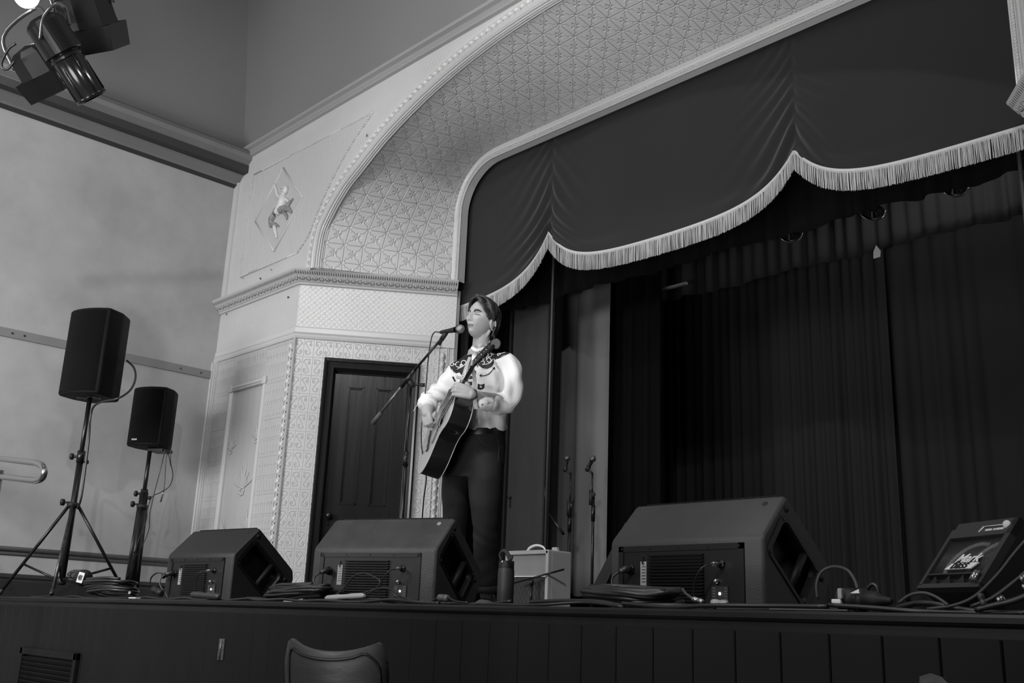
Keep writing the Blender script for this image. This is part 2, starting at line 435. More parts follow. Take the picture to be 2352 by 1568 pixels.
tr.build('inner_moulding', m_arch, wf)
rp = MB(); Pr, Lr = resample(ip, 330)
for i in range(len(Pr)-1):
    p = (Pr[i]+Pr[i+1])/2; tt = (Pr[i+1]-Pr[i]).normalized(); nn = Vector((tt.z, 0, -tt.x))
    rp.ell(p-nn*.022+Vector((0, -.036, 0)), (.0165, .011, .009), Matrix(((tt*.8+nn*.6).normalized(), (nn*.8-tt*.6).normalized(), Vector((0, -1, 0)))).transposed(), 6, 4)
rp.build('rope_beading', m_arch, wf)

# lower walls: left flat bay, splay, mirrored right splay
bay_l, cn, ine = Vector((XL, YW, 0)), Vector((CX, YW, 0)), Vector((IL-.03, YI+.01, 0))
def zat(px, py): return at(px, py, YW).z
zf_top, zf_bot = 2.905, 2.80
zt_top, zt_bot = 2.345, 2.30
m_scroll = tin('scroll_tin', scrolls, v=188, dist=.0032)
m_diam = tin('diamond_tin', diamonds, dist=.0018, rough=.30)
m_squig = tin('squiggle_tin', squiggle, dist=.004, rough=.4, v=172)
lw = MB(); lw.quad(bay_l+Vector((-.03, 0, zt_bot)), cn+Vector((0, 0, zt_bot)), cn+Vector((0, 0, zf_bot+.02)), bay_l+Vector((-.03, 0, zf_bot+.02)))
lw.build('frieze_face', m_front, wf)
lw = MB(); lw.quad(cn+Vector((0, 0, zt_bot)), ine+Vector((0, 0, zt_bot)), ine+Vector((0, 0, zf_bot+.02)), cn+Vector((0, 0, zf_bot+.02)))
lw.build('diamond_frieze', m_diam, wf)
# left bay lower face, with an opening for the sunk panel
def onw(px, py): p = at(px, py, YW); return p.x, p.z
PX0, PX1, PZ1 = -8.62, -8.05, 1.955
lw = MB()
lw.quad(bay_l+Vector((-.03, 0, -.05)), (PX0, YW, -.05), (PX0, YW, zt_bot), bay_l+Vector((-.03, 0, zt_bot)))
lw.quad((PX1, YW, -.05), cn+Vector((0, 0, -.05)), cn+Vector((0, 0, zt_bot)), (PX1, YW, zt_bot), uv0=(PX1-XL, 0))
lw.quad((PX0, YW, PZ1), (PX1, YW, PZ1), (PX1, YW, zt_bot), (PX0, YW, zt_bot), uv0=(PX0-XL, PZ1))
lw.build('squiggle_panel', m_squig, wf)
lw = MB(); lw.quad((PX0, YW+.02, -.05), (PX1, YW+.02, -.05), (PX1, YW+.02, PZ1), (PX0, YW+.02, PZ1))
lw.build('sunk_panel', mat('sunk_panel_paint', 168, .42, pattern=flutes, pdist=.002, bump=.15, bscale=5, bdist=.01), wf)
fr_ = MB(); pr = [(-.045, 0), (-.04, .014), (-.02, .018), (-.012, .006), (.0, .012), (.008, .0), (.008, -.02)]
def framesweep(mb, pts, prof, y0):
    rows = []
    n_ = len(pts)
    for i, p in enumerate(pts):
        p = Vector((p[0], 0, p[1]))
        q0 = Vector((pts[i-1][0], 0, pts[i-1][1])) if i else None; q1 = Vector((pts[i+1][0], 0, pts[i+1][1])) if i < n_-1 else None
        t1 = (p-q0).normalized() if q0 else (q1-p).normalized(); t2 = (q1-p).normalized() if q1 else t1
        n1 = Vector((t1.z, 0, -t1.x)); n2 = Vector((t2.z, 0, -t2.x)); nn = (n1+n2).normalized(); nn /= max(.3, nn.dot(n1))
        rows.append([Vector((p.x, y0, p.z))+nn*a+Vector((0, -b, 0)) for a, b in prof])
    mb.grid(rows, False)
framesweep(fr_, [(PX0, -.05), (PX0, PZ1), (PX1, PZ1), (PX1, -.05)], pr, YW)
for cx_ in (PX0-.018, PX1+.018): fr_.box((cx_, YW-.012, PZ1+.02), (.06, .022, .07), bev=.006)
fr_.build('panel_moulding', m_trim, wf)
# leaf sprays on the sunk panel
lf = MB()
def spray(cx, cz, sc_):
    for k in range(11):
        a = -1.5+3.0*k/10; L_ = sc_*(.10 if k % 2 else .17)*(1.25 if abs(a) < .4 else 1)
        q = Vector((math.sin(a)*.75, 0, math.cos(a)+.25)).normalized()
        lf.ell(Vector((cx, YW+.017, cz))+q*L_*.5, (.013*sc_, .007, L_*.5), axes(q, (0, -1, 0)) @ Matrix(((0, 1, 0), (1, 0, 0), (0, 0, 1))), 8, 6)
    for k in range(7):
        a = 2*PI*k/7; lf.ell((cx+math.cos(a)*.032*sc_, YW+.016, cz-.02+math.sin(a)*.03*sc_), (.018*sc_, .008, .014*sc_), None, 8, 6)
for cx, cz, s_ in ((-8.28, 1.02, 1.1), (-8.11, 1.46, .7), (-8.56, 1.40, .6), (-8.56, .62, .7), (-8.12, .66, .8)): spray(cx, cz, s_)
lf.build('leaf_relief', mat('relief_paint', 166, .4), wf)
# pilaster strip in the corner
cs = MB(); cs.sweep([(0, 0), (.03, 0), (.03, .02), (.018, .03), (.03, .045), (.03, .07), (0, .075)], [(0, 0, 0), (1, 0, 0)]); cs.v = []; cs.f = []; cs.uv = []; cs.sm = []
for (x0, x1, yy) in ((XL, XL+.035, .035), (XL+.035, XL+.05, .02), (XL+.05, XL+.075, .032), (XL+.075, XL+.085, .018)):
    cs.box(((x0+x1)/2, YW-yy/2, 1.12), (x1-x0, yy, 2.34))
for (x0, x1, yy) in ((XL, XL+.05, .02), (XL+.06, XL+.085, .025)):
    cs.box(((x0+x1)/2, YW-yy/2, 3.55), (x1-x0, yy, 1.26))
cs.build('corner_strip', m_trim, wf)
# splay lower face around the door
def onS(px, py):
    v = ray(px, py); k = ((cn-CAM).dot(SN))/(v.dot(SN)); p = CAM+v*k; return (p-cn).dot(SP), p.z
SL = (ine-cn).length
dL, dzt = onS(746, 822); dR, _ = onS(965, 838)
CW = .10                                        # casing width
d0, d1, dh = dL+CW, dR-CW, dzt-CW
def SPt(s_, z_, out=0): return cn+SP*s_+SN*out+Vector((0, 0, z_))
lw = MB()
for s0, s1, z0, z1 in ((0, d0, -.05, zt_bot), (d1, SL, -.05, zt_bot), (d0, d1, dh, zt_bot)):
    lw.quad(SPt(s0, z0), SPt(s1, z0), SPt(s1, z1), SPt(s0, z1), uv0=(s0, z0-2.13))
lw.build('scroll_panel', m_scroll, wf)
# corner beading at the splay corner and at the inner edge
def vbead(x0, tdir, name, z0, z1, pitch):
    b = MB(); n_ = int((z1-z0)/pitch)
    for s_, w_, o_ in ((-.036, .007, .008), (.036, .007, .010), (.050, .008, .006)):
        b.box(x0+tdir*s_+Vector((0, 0, (z0+z1)/2))+out_*o_/2, (w_, .012, z1-z0), Matrix.Rotation(math.atan2(tdir.y, tdir.x), 3, 'Z'))
    for i in range(n_):
        z = z0+pitch*(i+.5)
        b.ell(x0+Vector((0, 0, z))+out_*.008, (.021, .020, pitch*.38), Matrix.Rotation(math.atan2(tdir.y, tdir.x), 3, 'Z'), 12, 8)
        zz = z0+pitch*i
        for sgn in (1, -1):
            b.tube([x0+tdir*(-.026*sgn)+out_*.006+Vector((0, 0, zz-pitch*.35)), x0+out_*.012+Vector((0, 0, zz)), x0+tdir*(.026*sgn)+out_*.006+Vector((0, 0, zz+pitch*.35))], .005, 6)
    return b.build(name, m_arch, wf)
out_ = Vector((.25, -.97, 0)).normalized()
vbead(cn+Vector((-.035, 0, 0)), Vector((1, 0, 0)), 'corner_beading', -.03, zt_bot, .079)
out_ = SN
vbead(cn+SP*(SL-.10), SP, 'edge_beading', -.03, zt_bot, .079)
# ledge mouldings
rt = Vector((2*XC-ine.x, ine.y, 0)); rc = Vector((2*XC-CX, YW, 0))
led = [(0, zf_bot-.015), (.018, zf_bot-.012), (.020, zf_bot+.005), (.03, zf_bot+.012), (.075, zf_bot+.06), (.08, zf_bot+.065), (.085, zf_bot+.07), (.105, zf_bot+.095), (.108, zf_bot+.108), (.0, zf_bot+.112)]
def ledpat(u, v):
    x, y = cell(u, v-.03, .11, .10)
    x2, y2 = cell(u, v-.105, .02, .5)
    return mx(tent(hyp(x, (y)*1.4)-.02, .008)*tent(v-.065, .04)*1.5, mx(dome(hyp(x, y), .012)*tent(v-.065, .04), mx(tent(hyp(nabs(x)-.055, y)-.018, .006)*tent(v-.065, .04)*1.5, tent(x2, .006)*tent(v-.135, .018)*2)))
m_led = mat('ledge_moulding_paint', 170, .35, pattern=ledpat, pdist=.012)
o = MB().sweep(led, [bay_l+Vector((-.0, 0, 0)), cn, ine]).build('trim_5', m_led); o['kind'] = 'structure'
endp = ine+SP*.0
cap = MB(); base_ = [(p, q) for p, q in led]
cap.add([ine+SN*p+Vector((0, 0, q)) for p, q in base_], [tuple(range(len(base_)))]); cap.build('end_cap', m_arch, o)
o = MB().sweep(led, [rt, rc, (4, YW, 0)]).build('trim_6', m_led); o['kind'] = 'structure'
cap = MB(); s2 = Vector((-(rc-rt).normalized().y*-1, -(rc-rt).normalized().x, 0)); 
l2 = [(0, zt_bot-.01), (.012, zt_bot-.008), (.02, zt_bot+.01), (.012, zt_bot+.03), (.02, zt_bot+.04), (.01, zt_bot+.05), (.008, zt_bot+.09), (0, zt_bot+.1)]
o = MB().sweep(l2, [bay_l, cn, ine-SP*.13]).build('trim_7', mat('picture_rail_paint', 185, .3)); o['kind'] = 'structure'
# right splay and right bay
rw = MB(); rw.quad(rt+Vector((0, 0, -.05)), rc+Vector((0, 0, -.05)), rc+Vector((0, 0, zf_bot)), rt+Vector((0, 0, zf_bot)))
rw.quad(rc+Vector((0, 0, -.05)), (4, YW, -.05), (4, YW, zf_bot), rc+Vector((0, 0, zf_bot)))
o = rw.build('wall_right', m_scroll); o['kind'] = 'structure'
# thickness of the inner jambs
jm = MB(); jm.box((IR+.07, YI+.035, 1.4), (.06, .04, 2.9)); jm.box((IL-.07, YI+.035, 1.4), (.06, .04, 2.9)); jm.build('jamb', m_trim, wf)

# panel with the relief figure above the ledge
def W(px, py, out=0): p = at(px, py, YW); return Vector((p.x, YW-out, p.z))
pan = [(553, 636), (584, 402), (858, 258), (800, 345), (745, 452), (712, 535), (684, 580)]
pp = [W(*p) for p in pan]
P1 = cat([W(858, 258), W(800, 345), W(745, 452), W(712, 535), W(684, 580)], 5)
loop = [W(684, 580), W(553, 636), W(584, 402), W(858, 258)]+P1[1:-1]
pm = MB()
closed = loop+[loop[0]]
for i in range(len(closed)-1):
    a, b = closed[i], closed[i+1]; pm.tube([a, b], .012, 6); 
    dirn = (b-a).normalized(); n_ = max(1, int((b-a).length/.024))
    for k in range(n_):
        if (k//7) % 4 or n_ < 12: pm.ell(a+dirn*(k+.5)*(b-a).length/n_+Vector((0, -.010, 0)), (.012, .012, .012), None, 6, 5)
pm.build('relief_frame', m_trim, wf)
pn = MB(); pn.add([p+Vector((0, -.004, 0)) for p in loop], [tuple(range(len(loop)))], False, [[(p.x, p.z) for p in loop]]); pn.build('relief_panel', mat('streak_paint', 180, .4, pattern=streaks, pdist=.003), wf)
dm = [W(652, 386), W(697, 455), W(631, 578), W(588, 509)]
db = MB()
for i in range(4): db.tube([dm[i]+Vector((0, -.006, 0)), dm[(i+1) % 4]+Vector((0, -.006, 0))], .010, 6)
db.build('diamond_frame', m_trim, wf)
db = MB(); db.add([p+Vector((0, -.007, 0)) for p in dm], [(0, 1, 2, 3)]); db.build('diamond_field', mat('diamond_field_paint', 174, .5), wf)
# relief figure
fg = MB()
def lump(pts, rads, mbx, flat=.55, o0=.016):
    pts = cat([W(*p, o0) for p in pts], 5)
    n_ = len(pts); R = []
    for i in range(n_):
        x = i/(n_-1)*(len(rads)-1); j = min(int(x), len(rads)-2); R.append(rads[j]+(rads[j+1]-rads[j])*(x-j))
    mbx.tube(pts, R, 10)
lump([(659, 432), (657, 442), (655, 450)], [.012, .035, .022], fg)
fg.ell(W(660, 438, .022), (.036, .028, .042), None, 14, 10)
lump([(652, 452), (654, 464), (648, 478), (640, 490)], [.035, .05, .045, .04], fg)
lump([(648, 456), (640, 448), (637, 435), (633, 424)], [.018, .016, .014, .01], fg)
lump([(658, 458), (664, 462), (668, 468)], [.018, .014, .012], fg)
lump([(634, 520), (636, 532), (639, 548)], [.02, .018, .008], fg)
lump([(628, 510), (624, 520)], [.015, .012], fg)
fg.build('relief_figure', mat('relief_skin', 200, .4), wf)
dr = MB()
lump([(676, 457), (668, 468), (662, 478)], [.008, .020, .03], dr)
lump([(632, 492), (640, 484), (652, 482), (664, 480), (673, 489)], [.02, .035, .04, .03, .01], dr)
lump([(634, 494), (628, 504), (625, 516)], [.03, .035, .022], dr)
lump([(625, 520), (633, 516), (644, 521)], [.02, .022, .006], dr)
lump([(655, 488), (662, 498), (661, 506)], [.018, .014, .004], dr)
for q in ([(676, 455), (670, 468), (660, 480)], [(635, 490), (646, 480), (660, 486)], [(637, 496), (648, 488), (661, 492)], [(628, 500), (626, 512), (631, 520)], [(650, 493), (656, 500)], [(638, 534), (638, 545)], [(630, 512), (640, 516)]):
    pass
dr.build('relief_drapery', mat('relief_drapery_paint', 128, .5, vary=.4, vscale=30), wf)
ey = MB()
for q in ((656, 438), (661, 437), (658, 444)): ey.ell(W(*q, .05), (.005, .003, .005), None, 6, 4)
ey.build('relief_eye', m_black, wf)
ch = MB()
for px, py, on in ((625, 620, 0), (617, 646, 0), (640, 640, 0), (588, 653, 0), (664, 683, 0), (522, 722, 0), (754, 478, 0), (930, 252, 0), (945, 228, 0), (962, 205, 0), (845, 312, 0), (560, 640, 0), (600, 640, 0)):
    p = W(px, py, .012); ch.ell(p, (random.uniform(.006, .02), .002, random.uniform(.004, .012)), Matrix.Rotation(random.uniform(0, 3), 3, 'Y'), 6, 4)
ch.build('paint_chip', m_black, wf)

# ------------------------------------------------------------------ door_1
dr1 = struct('door_1')
m_door = mat('door_gloss', 27, .24, spec=.5, bump=.35, bscale=14, bdist=.004, vary=.25, vscale=9, stretch=(1, 1, .12))
cas = MB()
cprof = [(0, 0), (0, .035), (.012, .045), (.03, .04), (.035, .028), (.06, .024), (.066, .03), (.085, .028), (.092, .012), (CW, .0), (CW, -.06)]
Lp = [(d0, -.03), (d0, dh), (d1, dh), (d1, -.03)]
rows = []
for i, (s_, z_) in enumerate(Lp):
    sx_ = -1 if i < 2 else 1; zz = 1 if i in (1, 2) else 0
    rows.append([SPt(s_+sx_*(CW-a), z_+zz*(CW-a), b) for a, b in cprof])
cas.grid(rows, False); cas.build('door_casing', m_door, dr1)
RC = -.055
leaf = MB(); lw_ = d1-d0
def sbox(mb, s0, s1, z0, z1, o0, o1, m=None):
    vs = [SPt(s, z, o) for s in (s0, s1) for z in (z0, z1) for o in (o0, o1)]
    mb.add(vs, [(0, 1, 3, 2), (4, 6, 7, 5), (0, 4, 5, 1), (2, 3, 7, 6), (0, 2, 6, 4), (1, 5, 7, 3)])
st = .115*lw_/.62
zp0, zp1 = onS(769, 1156)[1], onS(790, 882)[1]
rails = [(0, .16), (zp0-.13, zp0), (zp1, dh)]
mu = (d0+d1)/2
for a, b in ((d0, d0+st), (mu-.05, mu+.05), (d1-st, d1)): sbox(leaf, a, b, -.02, dh, RC-.04, RC)
for a, b in rails:
    sbox(leaf, d0+st, mu-.05, a, b, RC-.04, RC-.0005); sbox(leaf, mu+.05, d1-st, a, b, RC-.04, RC-.0005)
sbox(leaf, d0, d1, -.02, dh, RC-.045, RC-.02)
for a, b in ((d0+st, mu-.05), (mu+.05, d1-st)):
    for z0, z1 in ((.16, zp0-.13), (zp0, zp1)):
        for k, (e, hgt) in enumerate(((.0, .004), (.012, -.006), (.022, -.002))):
            for q in (0, 1):
                pass
        for (u0, u1, v0, v1) in ((a, a+.014, z0, z1), (b-.014, b, z0, z1), (a, b, z0, z0+.014), (a, b, z1-.014, z1)): sbox(leaf, u0, u1, v0, v1, RC-.02, RC+.004)
        for (u0, u1, v0, v1) in ((a+.014, a+.024, z0+.014, z1-.014), (b-.024, b-.014, z0+.014, z1-.014), (a, b, z0+.014, z0+.024), (a, b, z1-.024, z1-.014)): sbox(leaf, u0, u1, v0, v1, RC-.02, RC-.008)
leaf.build('door_leaf', m_door, dr1)
kb = MB(); kz = onS(762, 1183)[1]; kc = SPt(d0+.05, kz, RC); kb.lathe([(0.0, .06), (.018, .058), (.027, .045), (.026, .032), (.012, .02), (.010, .004), (.024, .003), (.024, 0), (0, 0)], kc, axes(SN), 20)
kb.build('door_knob', mat('knob_metal', 50, .25, .6), dr1)
ky = MB(); ky.lathe([(0, .006), (.011, .005), (.012, 0), (0, 0)], SPt(d0+.05, kz-.07, RC), axes(SN), 12); ky.build('keyhole', mat('knob_metal', 50, .25, .6), dr1)

# ------------------------------------------------------------------ stage platform
stg = thing('stage', 'low dark painted stage with boarded front and moulded edge', 'stage', (XC, D, FLOOR))
sd = MB(); sd.quad((XL+.001, D, 0), (4, D, 0), (4, 10.5, 0), (XL+.001, 10.5, 0)); sd.build('deck', m_deck, stg)
ns = MB(); ns.sweep([(-.03, 0.0), (.012, 0.0), (.02, -.008), (.02, -.022), (.012, -.03), (.004, -.032), (.002, -.034), (.002, -.062), (-.02, -.066), (-.03, -.066)], [(XL+.002, D, 0), (4, D, 0)])
ns.build('nosing', m_nose, stg)
fa = MB(); bw = .058*D; x = -3.1379*D-.02; k = 0
xs = []
x = at(100/5.88, 1395, D).x
while x > XL: x -= bw
while x < 4: xs.append(x); x += bw
for x in xs:
    a = max(x, XL+.003)
    fa.prism([(0, 0), (.004, .006), (bw-.005, .006), (bw-.0016, 0.003), (bw-.0016, -.01), (0, -.01)] if a == x else [(0, 0), (x+bw-a, 0), (x+bw-a, -.01), (0, -.01)], (a, D, FLOOR), Vector((1, 0, 0)), Vector((0, -1, 0)), Vector((0, 0, 1)), -FLOOR-.06)
fa.build('fascia', m_fascia, stg)
bk = MB(); bk.quad((XL+.002, D+.02, FLOOR), (4, D+.02, FLOOR), (4, D+.02, -.01), (XL+.002, D+.02, -.01)); bk.build('fascia_backing', m_black, stg)
# vent grille low on the left
g0, g1 = at(58, 1490, D), at(188, 1500, D)
vg = MB(); gx0, gx1, gz = g0.x, g1.x, g1.z
for a in ((gx0+.0, gx0+.045, FLOOR+.35, gz), (gx1-.045, gx1, FLOOR+.35, gz), (gx0, gx1, gz-.045, gz), (gx0, gx1, FLOOR+.35, FLOOR+.39)):
    vg.box(((a[0]+a[1])/2, D-.02, (a[2]+a[3])/2), (a[1]-a[0], .03, a[3]-a[2]), bev=.004)
k = gz-.075
while k > FLOOR+.4:
    vg.box(((gx0+gx1)/2, D-.018, k), (gx1-gx0-.08, .008, .030), Matrix.Rotation(.6, 3, 'X')); k -= .03
vg.build('vent_grille', m_fascia, stg)
hg = MB(); hp = at(512, 1491, D); hg.box((hp.x, D-.009, hp.z), (.055, .006, .105), bev=.002); hg.tube([(hp.x, D-.014, hp.z-.05), (hp.x, D-.014, hp.z+.05)], .006, 8)
for sx_ in (-.018, .018):
    for k in (-.035, 0, .035): hg.cyl((hp.x+sx_, D-.012, hp.z+k), (hp.x+sx_, D-.0145, hp.z+k), .004, 8)
hg.build('hinge', mat('hinge_metal', 105, .35, .5), stg)
# ------------------------------------------------------------------ curtains
m_val = mat('velvet_valance', 38, .85, spec=.15, sheen=.25, bump=.2, bscale=300, bdist=.001)
m_fr = mat('fringe_thread', 185, .6)
m_blk = mat('black_serge', 16, .95, spec=.05)
m_blk2 = mat('charcoal_drape', 42, .95, spec=.08)
m_bkd = mat('backdrop_cloth', 44, .95, spec=.08)
m_wht = mat('pale_drape', 112, .85, spec=.15)
def curtain(name, x0, x1, Y, z0, z1, m, label, cat_, group=None, wl=.12, amp=.03, nx=240, nz=16, hem=0.0, dev=.4, seed=1, taper=0.0, parent=None):
    rnd = random.Random(seed); ph = [rnd.uniform(0, 6.28) for _ in range(6)]; fr1 = [rnd.uniform(.55, 1.6) for _ in range(6)]
    rows = []
    for j in range(nz+1):
        t_ = j/nz; r = []
        for i in range(nx+1):
            u = i/nx; x = x0+(x1-x0)*u
            xc = (x0+x1)/2; xx = xc+(x-xc)*(1-taper*(1-t_))
            s_ = 0
            for q in range(4): s_ += math.sin(2*PI*x/(wl*fr1[q])+ph[q]+(1-t_)*dev*(q-1.5))*[1, .6, .5, .35][q]
            s_ = math.copysign(abs(s_/1.6)**.75, s_)*(.35+.65*abs(math.sin(x*1.9+ph[5])))
            z = z0+(z1-z0)*t_
            if j == 0: z += hem*(math.sin(x*5+ph[4])*.6+math.sin(x*17+ph[5])*.4+.5*s_)
            r.append(Vector((xx, Y+amp*s_*(1-.5*t_), z)))
        rows.append(r)
    c = MB(); c.grid(rows, True)
    hemr = MB()
    o = c.build(name, m, parent)
    md = o.modifiers.new('thickness', 'SOLIDIFY'); md.thickness = .004
    if label: tag(o, label, cat_, group)
    return o
# front valance with two gathered peaks
v = thing('stage_valance', 'dark swagged valance gathered at two peaks with a pale fringe', 'curtain', (XC, YV, 2.8))
pk = [at(1262, 533, YV), at(1825, 345, YV)]
vx0, vx1 = IL-.12, IR+.12
wsw = .24; A = .33
def hemz(x):
    zl = 2.815+.0*(x-XC)
    if x < pk[0].x: zl = 2.70+.02*(x-vx0)
    z = zl; 
    for p in pk:
        d_ = abs(x-p.x); z = max(z, z); z += (p.z-2.815 - (0 if x >= pk[0].x else -.115*math.exp(-d_/.4)*0))*math.exp(-d_/wsw)
    if x < pk[0].x: z = z+(pk[0].z-hemz0)*math.exp(-abs(x-pk[0].x)/.3) if False else z
    if x < pk[0].x:
        k = math.exp(-abs(x-pk[0].x)/.45); z = (2.72-.0*(pk[0].x-x))*(1-k)+2.815*k+(pk[0].z-2.815)*math.exp(-abs(x-pk[0].x)/wsw)
    return z
NXV, NZV = 420, 90
rows = []
ztop = ITOP+.22
for j in range(NZV+1):
    t_ = j/NZV; r = []
    for i in range(NXV+1):
        x = vx0+(vx1-vx0)*i/NXV; hz = hemz(x); z = hz+(ztop-hz)*(t_**1.3)
        y = YV
        for p in pk:
            dx = x-p.x; up_ = z-p.z
            e = math.exp(-(abs(dx)/.27)**1.6)*math.exp(-max(0, up_)/.50)
            ph_ = (z+1.0*abs(dx)**.85-.3*dx*dx)/.15+.35*math.sin(z*6+p.x)
            y += -.026*e*math.sin(2*PI*ph_)*(.45+.55*min(1, abs(dx)/.05)) - .02*math.exp(-(dx/.03)**2)*math.exp(-max(0, up_)/.6)*-1
            e2 = math.exp(-((abs(dx)-.45)/.35)**2)*math.exp(-abs(z-hz-.10)/.10)
            y += -.009*e2*math.sin((z-hz)*30)
        y += .006*math.sin(x*3.1)+.004*math.sin(x*7.3+z)
        r.append(Vector((x, y, z)))
    rows.append(r)
o = MB().grid(rows, True).build('valance_fabric', m_val, v); md = o.modifiers.new('t', 'SOLIDIFY'); md.thickness = .005; md.offset = 1
# fringe: heading braid and hanging threads
fg_ = MB(); braid = MB(); n_ = 1500; FL = .150
bp_ = []
for i in range(241):
    x = vx0+(vx1-vx0)*i/240; bp_.append(x)
brows = [[Vector((x, YV-.012, hemz(x)+.008)) for x in bp_], [Vector((x, YV-.016, hemz(x)+.0)) for x in bp_], [Vector((x, YV-.012, hemz(x)-.022)) for x in bp_]]
braid.grid(brows, True); braid.build('fringe_heading', m_fr, v)
for i in range(n_):
    x = vx0+(vx1-vx0)*(i+random.random()*.8)/n_; hz = hemz(x); L_ = FL*random.uniform(.965, 1.02); w_ = random.uniform(.0012, .0021)
    dx = random.uniform(-.004, .004); yy = YV-.012-random.uniform(0, .010)
    mid = Vector((x+dx*.5+random.uniform(-.0012, .0012), yy-.003, hz-L_*.5)); a = Vector((x, yy, hz-.012)); b = Vector((x+dx, yy, hz-L_))
    fg_.tube([a, mid, b], [w_, w_, w_*.8], 3, cap=False)
fg_.build('fringe', m_fr, v)

curtain('border_curtain', IL-.6, IR+1.0, 6.1, 2.72, 4.4, m_blk, 'black border curtain hanging just behind the fringed valance', 'curtain', 'border curtains over the stage', wl=.3, amp=.05, hem=.02, seed=3)
curtain('border_curtain', -6.05, IR+1.4, 7.3, 2.93, 4.6, m_blk2, 'dark grey pleated border curtain above the backdrop', 'curtain', 'border curtains over the stage', wl=.22, amp=.05, hem=.02, seed=5)
curtain('side_drape', -6.62, -5.86, 6.7, .20, 4.4, m_wht, 'pale grey drape in loose folds behind the two spare microphones', 'curtain', wl=.25, amp=.035, hem=.03, seed=8, taper=.06, nx=160)
curtain('side_drape', -5.98, -5.40, 6.85, .05, 4.4, m_blk, 'black side drape between the pale drape and the backdrop', 'curtain', wl=.14, amp=.03, seed=9)
curtain('side_drape', -8.0, -6.48, 6.5, .02, 4.4, m_blk, 'black drape in the wing behind the singer', 'curtain', wl=.2, amp=.03, seed=19)
curtain('backdrop_curtain', -6.9, -4.02, 8.3, .02, 4.8, m_bkd, 'dark pleated backdrop curtain, left half', 'curtain', 'backdrop curtains', wl=.15, amp=.035, seed=11, nx=420)
curtain('backdrop_curtain', -4.08, 1.2, 8.38, .02, 4.8, m_bkd, 'dark pleated backdrop curtain, right half', 'curtain', 'backdrop curtains', wl=.24, amp=.045, seed=12, nx=520)
# stage house walls
sh = MB(); sh.quad((-8.6, 9.2, 0), (3, 9.2, 0), (3, 9.2, 5), (-8.6, 9.2, 5)); sh.quad((-8.6, YI+.2, 0), (-8.6, 9.2, 0), (-8.6, 9.2, 5), (-8.6, YI+.2, 5)); sh.quad((3, 9.2, 0), (3, YI, 0), (3, YI, 5), (3, 9.2, 5)); sh.quad((-8.6, YW+.3, 5), (3, YW+.3, 5), (3, 9.2, 5), (-8.6, 9.2, 5))
o = sh.build('wall_back', m_black); o['kind'] = 'structure'
# wing flat beside the singer, its post and a narrow grey board
wgf = thing('wing_flat', 'tall dark painted flat panel in the wing behind the singer', 'scenery panel', (-6.3, 6.2, 0))
m_flat = mat('flat_paint', 46, .45, vary=.15, vscale=6, stretch=(1, 1, .2))
b = MB(); b.box((-6.36, 6.2, 1.9), (.52, .03, 3.8), bev=.003); b.build('panel', m_flat, wgf)
b = MB(); b.box((-6.115, 6.18, 1.9), (.02, .05, 3.8)); b.box((-6.605, 6.18, 1.9), (.025, .05, 3.8)); b.build('edge_batten', m_black, wgf)
b = MB(); b.lathe([(0, .03), (.012, .028), (.014, .02), (.006, .012), (.006, 0)], (-6.55, 6.185, 1.02), axes((0, -1, 0)), 12); b.box((-6.55, 6.182, .98), (.02, .006, .10), bev=.002); b.build('latch', mat('knob_metal', 50, .25, .6), wgf)
b = MB(); b.box((-6.93, 5.86, 1.9), (.13, .03, 3.8), bev=.003); o = b.build('timber_board', mat('board_grey', 48, .6)); tag(o, 'narrow dark grey board standing behind the wall edge beside the singer', 'board')
b = MB(); b.tube([(-5.875, 5.95, 0), (-5.875, 5.95, 4.2)], .011, 10); o = b.build('steel_pole', mat('pole_grey', 60, .5)); tag(o, 'thin dark vertical pole left of the pale drape', 'pole')
b = MB(); b.tube([(-2.0, 5.95, 0), (-2.0, 5.95, 4.2)], .014, 10); o = b.build('steel_pole', mat('pole_grey', 60, .5)); tag(o, 'thin grey vertical pole at the right end of the opening', 'pole')
b = MB(); p = at(1527, 668, 7.1); b.box((p.x+.12, 7.1, p.z+.02), (.26, .03, .022)); o = b.build('curtain_rail', mat('rail_pale', 150, .5)); tag(o, 'short pale end of a curtain rail beside the border curtain', 'curtain rail')
b = MB(); p = at(2013, 577, 7.0); b.add([p+Vector(q) for q in ((0, 0, .05), (.03, .005, .0), (.026, 0, -.05), (-.03, .004, -.05), (-.025, 0, 0))], [(0, 1, 2, 3, 4)]); b.add([p+Vector((q[0], q[1]+.006, q[2])) for q in ((0, 0, .05), (.03, .005, .0), (.026, 0, -.05), (-.03, .004, -.05), (-.025, 0, 0))], [(0, 1, 2, 3, 4)]); o = b.build('cloth_tag', mat('rail_pale', 150, .5)); tag(o, 'small pale cloth scrap hanging at the border hem', 'cloth scrap')

